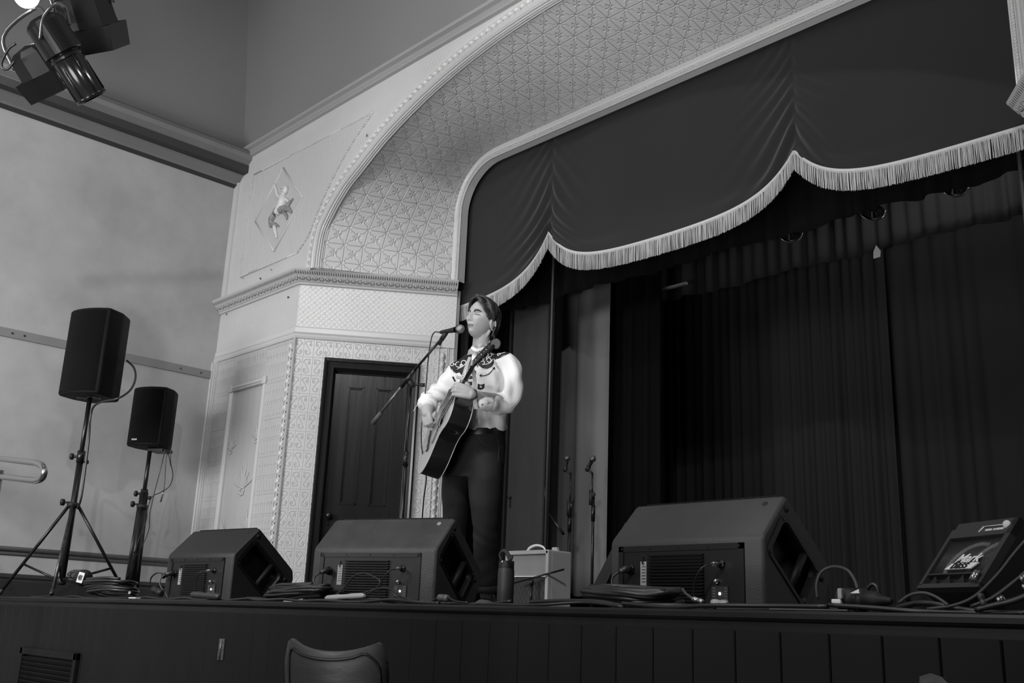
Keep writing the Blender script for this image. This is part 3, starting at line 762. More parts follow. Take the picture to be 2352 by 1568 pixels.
# stage lamps above the opening
m_can = mat('lamp_housing', 30, .35, .3)
m_lens = mat('lamp_lens', 26, .1, spec=.8)
m_hand = mat('yoke_metal', 150, .25, .9)
for (px, py, tl, lab) in ((1815, 537, .2, 'left lamp of three round stage lamps under the border'), (2005, 486, .1, 'middle lamp of three round stage lamps under the border'), (2193, 430, .5, 'right lamp of three round stage lamps under the border')):
    p = at(px, py, 6.5); t = thing('stage_lamp', lab, 'stage light', p, 'round stage lamps')
    Mx = axes(Vector((.22-tl*.5, -.35, -1)))
    b = MB(); b.lathe([(0, -.13), (.05, -.13), (.062, -.11), (.072, -.02), (.078, 0), (.076, .012), (.070, .012), (.068, -.004)], p, Mx, 28); b.build('housing', m_can, t)
    b = MB(); b.lathe([(.0, 0), (.068, -.004)], p, Mx, 28, False); 
    for a in range(4):
        for q in range(max(1, a*6)): b.ell(p+Mx @ Vector((.018*a*math.cos(q*PI/3/max(a, 1)), .018*a*math.sin(q*PI/3/max(a, 1)), .0)), (.006, .006, .004), Mx, 8, 5)
    b.build('led_lens', m_lens, t)
    b = MB(); b.tube(cat([p+Mx @ Vector((.10*math.cos(a), .02+.10*math.sin(a)*.2, -.05+.10*math.sin(a))) for a in [PI*k/6 for k in range(7)]], 4), .004, 6)
    b.tube([p+Mx @ Vector((.0, .02, .05)), p+Vector((0, 0, .5))], .006, 6); b.build('yoke', m_hand, t)
b = MB(); b.tube([(-6.5, 6.62, 3.42), (0, 6.62, 3.42)], .024, 12); o = b.build('lighting_bar', m_black); tag(o, 'black horizontal bar over the stage carrying the round lamps', 'lighting bar')

# ------------------------------------------------------------------ floor monitors
m_cab = mat('speaker_cabinet', 30, .55, bump=.7, bscale=160, bdist=.0015, vary=.1, vscale=12)
m_cab2 = mat('speaker_cabinet_worn', 56, .5, bump=.8, bscale=140, bdist=.002, vary=.28, vscale=9)
m_panel = mat('amp_panel', 14, .4)
m_fin = mat('heatsink', 20, .35, .4)
m_lab = mat('panel_label', 150, .5)
m_grill = mat('grille_metal', 26, .45, .3, bump=.5, bscale=400, bdist=.001)
m_chr = mat('steel_bright', 180, .2, .9)
m_rub = mat('rubber', 20, .6)
m_cable = mat('cable_black', 34, .38, spec=.6)
MPROF = [(0, 0), (0, .285), (.17, .455), (.465, .215), (.475, .155), (.405, 0)]
def rrect(cx, cy, hl, hs, ang, r=.03, n=5):
    out = []
    for (sx, sy, a0) in ((1, 1, 0), (-1, 1, PI/2), (-1, -1, PI), (1, -1, 3*PI/2)):
        for k in range(n+1):
            a = a0+PI/2*k/n; x = sx*(hl-r)+r*math.cos(a); y = sy*(hs-r)+r*math.sin(a)
            out.append((cx+x*math.cos(ang)-y*math.sin(ang), cy+x*math.sin(ang)+y*math.cos(ang)))
    return out
def ray_poly(poly, c, a):
    """distance from c along angle a to polygon boundary"""
    dx, dy = math.cos(a), math.sin(a); best = 0
    for i in range(len(poly)):
        x1, y1 = poly[i]; x2, y2 = poly[(i+1) % len(poly)]
        ex, ey = x2-x1, y2-y1; den = dx*ey-dy*ex
        if abs(den) < 1e-9: continue
        t = ((x1-c[0])*ey-(y1-c[1])*ex)/den; u = ((x1-c[0])*dy-(y1-c[1])*dx)/den
        if t > 0 and -1e-6 <= u <= 1+1e-6: best = max(best, t)
    return best
def roundpoly(P, r, n=4):
    out = []
    for i in range(len(P)):
        a, b, c = Vector(P[i-1]), Vector(P[i]), Vector(P[(i+1) % len(P)])
        d1 = (a-b).normalized(); d2 = (c-b).normalized(); rr_ = min(r, (a-b).length*.4, (c-b).length*.4)
        p1, p2 = b+d1*rr_, b+d2*rr_
        for k in range(n+1):
            t = k/n; q = p1*(1-t)**2+b*2*t*(1-t)+p2*t*t; out.append((q.x, q.y))
    return out
def monitor(loc, rz, w, label, worn=False, cord=1):
    t = thing('floor_monitor', label, 'speaker', loc, 'wedge floor monitors', rz)
    cm = m_cab2 if worn else (mat('speaker_cabinet_grey', 50, .5, bump=.6, bscale=160, bdist=.0015, vary=.1, vscale=10) if w == .745 else m_cab)  # one monitor's cabinet gets a lighter tone
    P = roundpoly(MPROF, .018, 4); n = len(P); e = .016
    cx_, cy_ = .2, .2
    def shrink(q, k): return (cx_+(q[0]-cx_)*k, cy_+(q[1]-cy_)*k)
    b = MB(); rows = []
    for x, k in ((0, .945), (.005, .975), (e, 1), (w-e, 1), (w-.005, .975), (w, .945)):
        rows.append([Vector((x, q[0], q[1])) for q in (shrink(p, k) for p in P)])
    b.grid(rows, True, closed=True)
    hole = rrect(.205, .205, .150, .088, math.atan2(-.2, .24), .035)
    hc = (.205, .205); NA = 72
    for sx, dr_ in ((0, 1), (w, -1)):
        Q = [shrink(p, .945) for p in P]; outer_, inner_ = [], []
        angs = sorted([math.atan2(q[1]-hc[1], q[0]-hc[0]) % (2*PI) for q in Q]+[math.atan2(q[1]-hc[1], q[0]-hc[0]) % (2*PI) for q in hole])
        for a in angs:
            ro = ray_poly(Q, hc, a); ri = ray_poly(hole, hc, a)
            outer_.append(Vector((sx, hc[0]+math.cos(a)*ro, hc[1]+math.sin(a)*ro))); inner_.append(Vector((sx, hc[0]+math.cos(a)*ri, hc[1]+math.sin(a)*ri)))
        b.grid([outer_, inner_], False, closed=True)
    b.build('cabinet', cm, t)
    for sx, dr_ in ((0, 1), (w, -1)):
        fr = MB(); ring = lambda k, x: [Vector((x, hc[0]+(q[0]-hc[0])*k, hc[1]+(q[1]-hc[1])*k)) for q in hole]
        fr.grid([ring(1.12, sx-dr_*.0), ring(1.12, sx-dr_*.005), ring(.96, sx-dr_*.005), ring(.90, sx+dr_*.004), ring(.82, sx+dr_*.06), ring(.02, sx+dr_*.062)], False, closed=True)
        for k in range(4):
            q = hole[k*6+3]; fr.cyl((sx-dr_*.004, hc[0]+(q[0]-hc[0])*1.03, hc[1]+(q[1]-hc[1])*1.03), (sx-dr_*.009, hc[0]+(q[0]-hc[0])*1.03, hc[1]+(q[1]-hc[1])*1.03), .006, 10)
        ho = fr.build('handle_cup', m_panel, t)
        dl = Vector((0, .24, -.2)).normalized(); ds = Vector((0, .2, .24)).normalized(); c0 = Vector((sx+dr_*.012, hc[0], hc[1]))+dl*.05
        g = MB(); g.tube([c0-ds*.085, c0+ds*.085], .016, 12); g.build('handle_bar', m_rub, ho)
        g = MB(); pc = Vector((sx-dr_*.002, .165, .40)); g.lathe([(0, .003), (.006, .003), (.006, .001), (.014, .001), (.015, 0)], pc, axes((-dr_, 0, 0)), 16)
        g.build('rigging_point', m_rub, t); g = MB(); pc = Vector((sx-dr_*.002, .40, .155)); g.lathe([(0, .003), (.006, .003), (.006, .001), (.014, .001), (.015, 0)], pc, axes((-dr_, 0, 0)), 16); g.build('rigging_point', m_rub, t)
    # grille on the face turned to the stage
    g = MB(); a0 = Vector((0, .19, .447)); a1_ = Vector((0, .455, .230)); nrm = Vector((0, .217, .265)).normalized()
    NG = 70
    for i in range(NG): g.box(a0+Vector((.05+(w-.10)*(i+.5)/NG, -.004, .004)), (.0042, .010, .012))
    g.build('grille_edge', m_grill, t)
    g = MB(); g.quad(a0+Vector((.04, 0, 0))+nrm*.004, a0+Vector((w-.04, 0, 0))+nrm*.004, a1_+Vector((w-.04, 0, 0))+nrm*.004, a1_+Vector((.04, 0, 0))+nrm*.004)
    g.quad(a0+Vector((.04, 0, -.01)), a0+Vector((w-.04, 0, -.01)), a0+Vector((w-.04, 0, 0))+nrm*.004, a0+Vector((.04, 0, 0))+nrm*.004)
    g.build('grille', m_grill, t)
    # round badge on the bevel
    bn = Vector((0, -.17, .17)).normalized(); g = MB(); g.lathe([(0, .0015), (.005, .0015), (.0055, .003), (.011, .003), (.012, 0)], Vector((w-.075, .135, .42)), axes(bn), 18); g.build('pole_socket', m_lab if worn else m_rub, t)
    # amplifier panel in the rear face
    x0, x1, z0, z1 = w*.07, w*.89, .02, .262
    g = MB(); 
    for a in ((x0, x1, z1-.022, z1), (x0, x1, z0, z0+.016), (x0, x0+.025, z0, z1), (x1-.025, x1, z0, z1)):
        g.box(((a[0]+a[1])/2, -.002, (a[2]+a[3])/2), (a[1]-a[0], .008, a[3]-a[2]))
    g.box(((x0+x1)/2, -.0002, (z0+z1)/2), (x1-x0, .003, z1-z0))
    for k in range(5):
        for zz in (z0+.008, z1-.011): g.cyl((x0+.02+(x1-x0-.04)*k/4, -.006, zz), (x0+.02+(x1-x0-.04)*k/4, -.009, zz), .005, 8)
    ap = g.build('amplifier_panel', m_panel, t)
    fx0, fx1 = x0+(x1-x0)*.26, x0+(x1-x0)*.70
    g = MB(); k = z0+.026
    while k < z1-.03: g.box(((fx0+fx1)/2, -.007, k), (fx1-fx0, .016, .0045)); k += .0125
    g.build('heatsink_fins', m_fin, ap)
    g = MB(); lx = x0+(x1-x0)*.215; g.box((lx, -.0035, .15), (.030, .004, .10)); g.build('rating_label', m_lab, ap)
    g = MB(); g.box((lx-.004, -.006, .235-.03), (.008, .002, .03)); 
    for q in range(6): g.box((lx+.002, -.0062, .12+q*.012), (.018, .001, .0025))
    g.lathe([(.004, .001), (.006, .001), (.006, 0)], (lx, -.0058, .192), axes((0, -1, 0)), 12); g.build('label_print', m_panel, ap)
    g = MB(); g.box((x0+(x1-x0)*.82, -.0042, .075), (.075, .003, .055)); g.build('legend_plate', mat('legend_print', 38, .5), ap)
    for s_ in (-.026, .026):
        g = MB()
        for q in range(5): g.box((x0+(x1-x0)*.82+s_, -.006, .055+q*.010), (.012, .001, .0014))
        g.build('legend_text', m_lab, ap)
    g = MB(); g.ell((x0+(x1-x0)*.82, -.006, .075), (.0045, .004, .0055), None, 10, 8); g.build('status_light', mat('led_on', 255, .5, emit=14), ap)
    g = MB(); g.lathe([(0, .016), (.008, .015), (.010, 0)], (x0+(x1-x0)*.80, -.004, .120), axes((0, -1, 0)), 16); g.build('level_knob', m_chr, ap)
    g = MB(); g.lathe([(0, .004), (.016, .004), (.018, 0)], (x0+(x1-x0)*.83, -.004, .185), axes((0, -1, 0)), 20); g.build('socket', m_fin, ap); g = MB(); g.lathe([(0, .006), (.020, .006), (.022, 0)], (x0+(x1-x0)*.10, -.004, .17), axes((0, -1, 0)), 20); g.build('socket', m_fin, ap)
    # plugged leads
    g = MB(); sx_ = x0+(x1-x0)*.83; g.tube([(sx_, -.006, .185), (sx_-.004, -.055, .180)], .0085, 10); g.build('signal_plug', m_chr, t)
    g = MB(); g.tube(cat([(sx_-.004, -.055, .180), (sx_-.03, -.085, .165), (sx_-.075, -.07, .11), (sx_-.09, -.05, .04), (sx_-.07, -.05, .006), (sx_+.05, -.09, .004)], 6), .0032, 8); g.build('signal_lead', m_cable, t)
    g = MB(); px_ = x0+(x1-x0)*.10; g.tube([(px_, -.006, .17), (px_+.004, -.035, .168), (px_-.012, -.06, .158)], [.018, .016, .010], 10)
    g.tube(cat([(px_-.012, -.06, .158), (px_-.035, -.075, .13), (px_-.02, -.08, .09), (px_+.04, -.07, .04), (px_+.08, -.075, .006), (px_+.16, -.12, .004)], 6), .0045, 8); g.build('power_lead', m_cable, t)
    return t
R_ = math.radians
monitor((-2.875, 3.30, 0), 0, .745, 'largest wedge floor monitor, right of the pale drape')
monitor((-4.70, 3.02, 0), R_(19), .76, 'worn wedge floor monitor in front of the singer and door', True)
monitor((-6.36, 3.0, 0), R_(7), .70, 'leftmost wedge floor monitor beside the speaker stands')
# ------------------------------------------------------------------ loudspeakers on stands
m_spk = mat('speaker_shell', 16, .6, spec=.12, bump=.5, bscale=250, bdist=.001)
def hexg(u, v):
    x, y = cell(u, v, .007, .007); x2, y2 = cell(u+.0035, v+.0035, .007, .007)
    return mn(hyp(x, y)/.0035, hyp(x2, y2)/.0035)
m_hex = mat('speaker_grille', 13, .5, spec=.1, pattern=hexg, pdist=.003)
m_tube = mat('stand_tube', 24, .3, .2)
m_worn = mat('stand_tube_worn', 60, .3, .5, vary=.6, vscale=25)
def loudspeaker(loc, ang, w, dep, h, z0, label, ports=True):
    t = thing('loudspeaker', label, 'speaker', loc, None, ang)
    # plan: front bulges to -y, rear narrower
    F_ = [(-w/2, -dep*.36)]+[(-w/2+.02+(w-.04)*k/10, -dep*.5+.035*(abs(2*k/10-1))**2.2*1.0) for k in range(11)]+[(w/2, -dep*.36)]
    plan = F_+[(w/2, .02), (w*.34, dep/2), (-w*.34, dep/2), (-w/2, .02)]
    plan = roundpoly(plan, .02, 3); n = len(plan)
    b = MB(); rows = []
    for z, k in ((z0, .93), (z0+.004, .965), (z0+.018, 1), (z0+h-.018, 1), (z0+h-.004, .965), (z0+h, .93)):
        rows.append([Vector((p[0]*k, p[1]*k, z)) for p in plan])
    b.grid(rows, True, closed=True); b.add(rows[0], [tuple(range(n))]); b.add(rows[-1], [tuple(range(n))]); b.build('cabinet', m_spk, t)
    g = MB(); fr = [(-w/2+.012+(w-.024)*k/16, -dep*.5-.004+.033*(abs(2*k/16-1))**2.2) for k in range(17)]
    fr[0] = (-w/2-.0015, -dep*.36+.01); fr[-1] = (w/2+.0015, -dep*.36+.01)
    rr_ = []; uu = []; acc = [0]
    for k in range(1, len(fr)): acc.append(acc[-1]+math.hypot(fr[k][0]-fr[k-1][0], fr[k][1]-fr[k-1][1]))
    for z in (z0+.022, z0+h-.022): rr_.append([Vector((p[0], p[1], z)) for p in fr]); uu.append([(a, z) for a in acc])
    g.grid(rr_, True, uu); rb = []
    for z in (z0+.022, z0+h-.022): g.grid([[Vector((p[0], p[1], z)) for p in fr], [Vector((p[0]*.97, p[1]*.94+.004, z)) for p in fr]], False)
    g.build('front_grille', m_hex, t)
    if ports:
        g = MB(); 
        for px_ in (-.052, .052): g.lathe([(.040, .002), (.040, -.004), (.050, -.005), (.053, 0)], (px_, -.01, z0), None, 28)
        g.build('pole_cup', mat('cup_ring', 60, .35), t)
        g = MB()
        for px_ in (-.052, .052): g.lathe([(0, -.0008), (.040, -.0008)], (px_, -.01, z0), None, 28)
        g.build('cup_recess', m_panel, t)
    else:
        g = MB(); g.box((-.06, -dep/2-.003, z0+.05), (.052, .005, .016), bev=.002); g.build('badge', mat('badge_silver', 140, .35, .4), t)
        g = MB(); g.box((.06, .06, z0-.014), (.15, .16, .03), bev=.004); g.build('mount_plate', m_panel, t)
    g = MB(); g.box((0, dep/2+.006, z0+h*.42), (w*.5, .012, h*.5), bev=.003); g.build('rear_panel', m_panel, t)
    return t
def stand(name, x, y, h, tips, hubz, label, folded=False, worn=None):
    t = thing(name, label, 'speaker stand', (x, y, 0))
    b = MB(); b.tube([(x, y, h*.62), (x, y, h)], .0175, 16); b.build('inner_pole', m_tube, t)
    b = MB(); b.tube([(x, y, .03 if folded else .10), (x, y, h*.70)], .036 if folded else .024, 18); b.tube([(x, y, h*.66), (x, y, h*.72)], .030, 18); b.build('outer_pole', m_tube, t)
    dv = Vector((CR.x, CR.y, 0)).normalized()
    b = MB(); c = Vector((x, y, h*.69)); b.tube([c, c-dv*.06], .010, 10); b.tube([c-dv*.055, c-dv*.062, c-dv*.078, c-dv*.085], [.014, .026, .026, .016], 12); b.build('height_knob', m_rub, t)
    b = MB(); c = Vector((x, y, h*.665)); b.tube([c, c+dv*.045], .007, 10); b.tube([c+dv*.04, c+dv*.045, c+dv*.062, c+dv*.066], [.010, .017, .017, .010], 12); b.build('lock_knob', m_rub, t)
    b = MB(); b.lathe([(.025, -.02), (.045, -.016), (.048, .012), (.030, .02), (.025, .022)], (x, y, hubz), None, 18); 
    b.build('leg_hub', m_rub, t)
    b = MB(); c = Vector((x, y, hubz+.02)); b.tube([c-dv*.03, c-dv*.075], .008, 10); b.tube([c-dv*.07, c-dv*.076, c-dv*.096, c-dv*.10], [.014, .026, .026, .018], 12); b.build('hub_knob', m_rub, t)
    if not folded:
        b = MB(); b.lathe([(.024, -.03), (.034, -.028), (.034, .012), (.024, .016)], (x, y, .135), None, 18); b.build('brace_collar', m_rub, t)
    for k, tp in enumerate(tips):
        tp = Vector(tp); d = (tp-Vector((x, y, 0))); d.z = 0; d.normalize(); a = Vector((x, y, hubz))+d*.038
        l = MB(); l.tube([a, tp], .0125, 12)
        lo = l.build('leg', m_worn if worn == k else m_tube, t)
        f2 = MB(); dd = (tp-a).normalized(); f2.tube([tp-dd*.05, tp-dd*.01, tp], [.015, .018, .012], 10); f2.build('rubber_foot', m_worn if worn == k else m_rub, lo)
        if not folded:
            q = a.lerp(tp, .66); s_ = MB(); s_.tube([Vector((x, y, .135))+d*.03, q], .009, 8); s_.build('brace', m_tube, t)
    return t
SX, SY = -8.09, 3.0
loudspeaker((SX, SY, 0), R_(26.6), .40, .36, .70, 1.545, 'large loudspeaker on an open tripod, nearest the stage edge')
stand('speaker_stand', SX, SY, 1.56, [(-7.62, 2.77, .018), (-8.12, 3.55, .018), (-8.60, 2.73, .018)], .70, 'open tripod stand under the large loudspeaker', worn=0)
TX, TY = -8.62, 3.78
loudspeaker((TX, TY, 0), R_(31), .33, .31, .52, 1.31, 'small loudspeaker hung near the wall on a folded stand', False)
stand('speaker_stand', TX, TY, 1.32, [(TX+.045, TY-.035, .018), (TX-.01, TY+.06, .018), (TX-.055, TY-.03, .018)], .80, 'closed stand with folded legs under the small loudspeaker', True)
def cable(name, pts, r, label, m=None, n=6, grp=None, category='cable'):
    b = MB(); b.tube(cat(pts, n), r, 8); o = b.build(name, m or m_cable); return tag(o, label, category, grp)
P_ = lambda px, py, Y: at(px, py, Y)
Ys = 3.05
cable('speaker_cable', [P_(292, 828, 3.22), P_(308, 845, 3.22), P_(311, 870, 3.2), P_(298, 897, 3.15), P_(270, 915, 3.05), P_(235, 922, 3.0), P_(214, 935, 2.98), P_(207, 965, 2.98), P_(205, 1000, 2.97), P_(198, 1060, 2.97), P_(187, 1140, 2.97), P_(178, 1168, 2.97)], .0085, 'thick cable looping out behind the large loudspeaker')
cable('hanging_cable', [P_(380, 1030, 3.86), P_(368, 1080, 3.86), P_(355, 1130, 3.82), P_(344, 1180, 3.78), P_(342, 1215, 3.74), P_(326, 1255, 3.7), P_(305, 1290, 3.7), P_(290, 1330, 3.7)], .004, 'thin straight cable dropping from the small loudspeaker', n=5)
cable('hanging_cable', [P_(393, 1022, 3.9), P_(392, 1060, 3.9), P_(397, 1090, 3.88), P_(390, 1115, 3.84), P_(370, 1130, 3.8), P_(350, 1140, 3.76), P_(340, 1165, 3.72), P_(336, 1195, 3.72), P_(322, 1230, 3.7), P_(308, 1270, 3.68)], .004, 'looped cable curving back to the folded stand', n=6)
b = MB(); b.tube(cat([P_(392, 1070, 3.9), P_(386, 1040, 3.92), P_(381, 1060, 3.92), P_(379, 1100, 3.92), P_(376, 1130, 3.92)], 5), .0036, 8); o = b.build('hanging_cable', m_cable); tag(o, 'short loose lead hanging with a plug at its end', 'cable')
b = MB(); a1_, a2_ = P_(376, 1130, 3.92), P_(369, 1152, 3.92); b.tube([a1_, a1_.lerp(a2_, .1), a1_.lerp(a2_, .5), a2_], [.005, .009, .009, .008], 10); b.build('plug', m_chr, o)
# coil of cable and a work lamp on the stage at the left
def coil(name, c, rx, ry, turns, r, label, seed, tilt=.12, hgt=.05, rz=0, m=None):
    rnd = random.Random(seed); pts = []
    for k in range(int(turns*14)):
        a = 2*PI*k/14; q = 1+.10*math.sin(k*.37+seed)+rnd.uniform(-.03, .03); x = rx*q*math.cos(a); y = ry*q*math.sin(a)
        z = r+hgt*(k/(turns*14))+abs(math.sin(a*.5+seed))*tilt*.25+rnd.uniform(0, .008)
        pts.append(Vector((c[0]+x*math.cos(rz)-y*math.sin(rz), c[1]+x*math.sin(rz)+y*math.cos(rz), z)))
    b = MB(); b.tube(cat(pts, 3), r, 8); o = b.build(name, m or m_cable); return tag(o, label, 'cable')
coil('cable_coil', (-6.98, 2.92), .27, .13, 6, .010, 'coiled black cable on the stage under the dark rounded lamp', 2, hgt=.09)
wl_ = thing('work_lamp', 'dark glossy rounded lamp with a white label lying on coiled cable', 'lamp', (-7.05, 2.95, .14))
dv = Vector((CR.x, CR.y, 0)).normalized()
c0 = P_(165, 1325, 2.93); c1 = P_(240, 1330, 2.93)
ax = (c1-c0).normalized(); M_ = axes(ax, (0, 0, 1))
b = MB(); b.lathe([(0, 0), (.030, .004), (.052, .03), (.058, .08), (.056, .14), (.050, .19)], c0, M_, 24); b.build('lamp_body', mat('lamp_glass', 28, .08, spec=.9, coat=.6), wl_)
b = MB(); b.lathe([(.052, .185), (.058, .19), (.058, .24), (.048, .262), (0, .268)], c0, M_, 24); b.build('lamp_cap', m_rub, wl_)
b = MB(); b.box(c0+ax*.222-Vector((CD.x, CD.y, 0)).normalized()*.056, (.042, .004, .072), Matrix.Rotation(math.atan2(dv.y, dv.x), 3, 'Z') @ Matrix.Rotation(.2, 3, 'Y')); b.build('paper_label', mat('white_paper', 215, .6), wl_)
b = MB(); b.box(c0+ax*.222-Vector((CD.x, CD.y, 0)).normalized()*.0595, (.022, .002, .034), Matrix.Rotation(math.atan2(dv.y, dv.x), 3, 'Z') @ Matrix.Rotation(.2, 3, 'Y')); b.build('label_print', mat('label_grey', 70, .6), wl_)

# handrail at the far left
hr = thing('handrail', 'brushed steel handrail with a rounded end by the stage steps', 'handrail', at(-20, 1500, 2.3))
HY = 2.25
tops = [P_(-260, 1030, HY), P_(-60, 1046, HY), P_(0, 1053, HY), P_(70, 1061, HY)]
arc = [P_(84, 1063, HY), P_(97, 1070, HY), P_(102, 1084, HY), P_(97, 1097, HY), P_(85, 1103, HY)]
bot = [P_(70, 1102, HY), P_(0, 1094, HY), P_(-60, 1088, HY), P_(-260, 1080, HY)]
m_ss = mat('brushed_steel', 170, .25, .95)
b = MB(); b.tube(cat(tops+arc+bot, 4), .0205, 14); b.build('rail', m_ss, hr)
b = MB(); q = P_(-2, 1100, HY); b.tube([(q.x, HY, FLOOR), (q.x, HY, q.z+.06)], .021, 14); b.build('post', m_ss, hr)
b = MB(); q = P_(-200, 1100, HY); b.tube([(q.x, HY, FLOOR), (q.x, HY, q.z+.06)], .021, 14); b.build('post', m_ss, hr)

# ------------------------------------------------------------------ lamps at upper left
def dcam(px, py, dep): return atd(px, py, dep)
lampp = dcam(61, -9, 8.2)
gl = thing('ceiling_lamp', 'glaring round lamp high at the upper left', 'lamp', lampp)
b = MB(); b.ell(lampp, (.095, .095, .095), None, 24, 16); b.build('bulb', mat('bulb_glow', 255, .5, emit=40), gl)
b = MB(); b.lathe([(.03, .40), (.05, .11), (.11, .02), (.115, .0)], lampp+Vector((0, 0, .04)), None, 24); b.build('lamp_shade', m_can, gl)
m_fix = mat('fixture_black', 30, .3, .3)
def along(a, b, t): return a.lerp(b, t)
pf = thing('profile_spotlight', 'long cylindrical spotlight pointing down to the right, nearest the wall', 'stage light', dcam(150, 140, 5.9))
A_, B_ = dcam(108, 62, 5.9), dcam(212, 226, 6.04); ax = (B_-A_).normalized(); M_ = axes(ax); L_ = (B_-A_).length
b = MB(); b.lathe([(0, -.06), (.07, -.06), (.10, -.04), (.112, -.02), (.112, L_*.36), (.095, L_*.37)], A_, M_, 40, False); b.build('lamp_body', m_fix, pf)
b = MB(); b.lathe([(.088, L_*.36), (.088, L_*.96), (.093, L_*.965), (.093, L_*1.0), (.075, L_), (.072, L_*.97), (0, L_*.96)], A_, M_, 32); 
for a in range(6): 
    aa = a*PI/3; b.tube([A_+M_ @ Vector((.090*math.cos(aa), .090*math.sin(aa), L_*.37)), A_+M_ @ Vector((.090*math.cos(aa), .090*math.sin(aa), L_*.95))], .004, 5)
b.build('lens_tube', mat('tube_gloss', 42, .16, .5), pf)
b = MB(); b.lathe([(.090, L_*.40), (.094, L_*.41), (.094, L_*.44), (.088, L_*.45)], A_, M_, 32, False); b.build('focus_ring', m_fix, pf)
b = MB(); b.tube(cat([dcam(92, 92, 5.8), dcam(100, 40, 5.8), dcam(128, 10, 5.85), dcam(150, 20, 5.95), dcam(160, 60, 6.0)], 6), .008, 8, flat=1.7); b.build('yoke', m_hand, pf)
def fresnel(name, c, c2, label, w_, rad, doors):
    f_ = thing(name, label, 'stage light', c); ax = (c2-c).normalized(); M_ = axes(ax, CR); L_ = (c2-c).length
    b = MB(); b.lathe([(0, -.02), (rad*.7, 0), (rad, L_*.2), (rad*1.02, L_*.8), (rad*1.05, L_), (0, L_)], c, M_, 8, False); b.build('housing', m_fix, f_)
    b = MB()
    for (sx, sy) in ((1, 0), (-1, 0), (0, 1), (0, -1)):
        e1 = M_ @ Vector((sx, sy, 0)); e2 = M_ @ Vector((-sy, sx, 0)); p0 = c+ax*L_+e1*rad*.95
        vs = [p0-e2*rad*.97, p0+e2*rad*.97, p0+e2*rad*.86+ax*doors-e1*doors*.10, p0-e2*rad*.86+ax*doors-e1*doors*.10]
        th = e1*.004; b.add(vs+[q+th for q in vs], [(0, 1, 2, 3), (4, 5, 6, 7), (0, 1, 5, 4), (1, 2, 6, 5), (2, 3, 7, 6), (3, 0, 4, 7)])
    b.build('barn_doors', m_fix, f_)
    b = MB(); s1 = M_ @ Vector((1, 0, 0)); b.tube(cat([c+s1*rad*1.1+ax*L_*.5, c+s1*rad*1.15-ax*.05+Vector((0, 0, .10)), c+Vector((0, 0, rad+.14)), c-s1*rad*1.15-ax*.05+Vector((0, 0, .10)), c-s1*rad*1.1+ax*L_*.5], 6), .007, 8, flat=1.7); b.build('yoke', m_hand, f_)
    return f_
fresnel('fresnel_spotlight', dcam(62, 112, 6.15), dcam(98, 168, 6.22), 'squat dark spotlight with closed barn doors, left behind the long one', .2, .135, .13)
fresnel('fresnel_spotlight', dcam(180, -25, 6.30), dcam(208, 62, 6.39), 'wide dark spotlight with barn doors, right of the long one', .2, .175, .15)
bb = thing('lighting_bar', 'grey overhead bar carrying the spotlights at upper left', 'lighting bar', dcam(200, -20, 6.3))
b = MB(); q0, q1 = dcam(-100, 215, 6.35), dcam(335, -8, 6.3); q1 = q0+(q1-q0)*1.0
b.tube([dcam(120, 66, 6.75), dcam(420, -100, 6.75)], .035, 12); b.build('tube', mat('bar_grey', 110, .4), bb)
cable('safety_cable', [dcam(36, 100, 5.9), dcam(20, 112, 5.9), dcam(5, 140, 5.9), dcam(5, 156, 5.9), dcam(18, 158, 5.9), dcam(34, 140, 5.9)], .008, 'black cable loop beside the squat spotlight', n=6)

# ------------------------------------------------------------------ microphones on stands
m_mic = mat('mic_body', 38, .35, .3)
m_mesh = mat('mic_mesh', 150, .3, .8, bump=1, bscale=500, bdist=.002)
def microphone(head, tail, label, mesh=None, r=.024):
    head, tail = Vector(head), Vector(tail); t = thing('microphone', label, 'microphone', tail); ax = (head-tail).normalized(); M_ = axes(ax); L_ = (head-tail).length
    b = MB(); b.lathe([(0, 0), (.009, 0), (.0105, .01), (.0125, L_*.4), (.0165, L_*.74), (.0175, L_*.78)], tail, M_, 20); b.build('mic_body', m_mic, t)
    b = MB(); b.ell(tail+ax*(L_), (r, r, r*1.05), M_, 20, 14); bo = b.build('mic_grille', mesh or m_mesh, t)
    b = MB(); b.lathe([(r*.9, L_-r*.62), (r*1.05, L_-r*.55), (r*1.05, L_-r*.1), (r*.95, L_-.0)], tail, M_, 20); b.build('collar', mat('mic_ring', 90, .3, .8), t)
    return t
SDp = 5.82
mt = microphone(atd(1057, 755, 5.70), atd(1012, 763, 5.82), 'chrome-headed microphone at the singer\'s mouth', r=.0245)
st = thing('microphone_stand', 'boom microphone stand reaching to the singer\'s mouth', 'microphone stand', (at(935, 1380, 3.9).x, 3.9, 0))
b = MB(); b.tube([atd(1022, 768, 5.80), atd(988, 808, 5.83), atd(952, 850, 5.87)], .0075, 10); b.build('boom_tip', m_tube, st)
b = MB(); b.tube([atd(953, 849, 5.87), atd(922, 888, 5.9)], .0125, 12); b.build('boom_sleeve', m_tube, st)
b = MB(); b.tube([atd(924, 885, 5.9), atd(873, 950, 5.96)], .008, 10); b.build('boom_tail', m_chr if False else mat('boom_steel', 110, .3, .7), st)
b = MB(); b.tube([atd(876, 946, 5.96), atd(856, 972, 5.98)], [.013, .0145], 12); b.build('counterweight', mat('weight_rubber', 70, .6), st)
b = MB(); b.tube([atd(1027, 760, 5.79), atd(1014, 780, 5.81)], .014, 10); b.tube([atd(1018, 772, 5.80), atd(1008, 790, 5.82)], [.010, .014], 10); b.build('mic_clip', m_rub, st)
cl = atd(948, 883, 5.89)
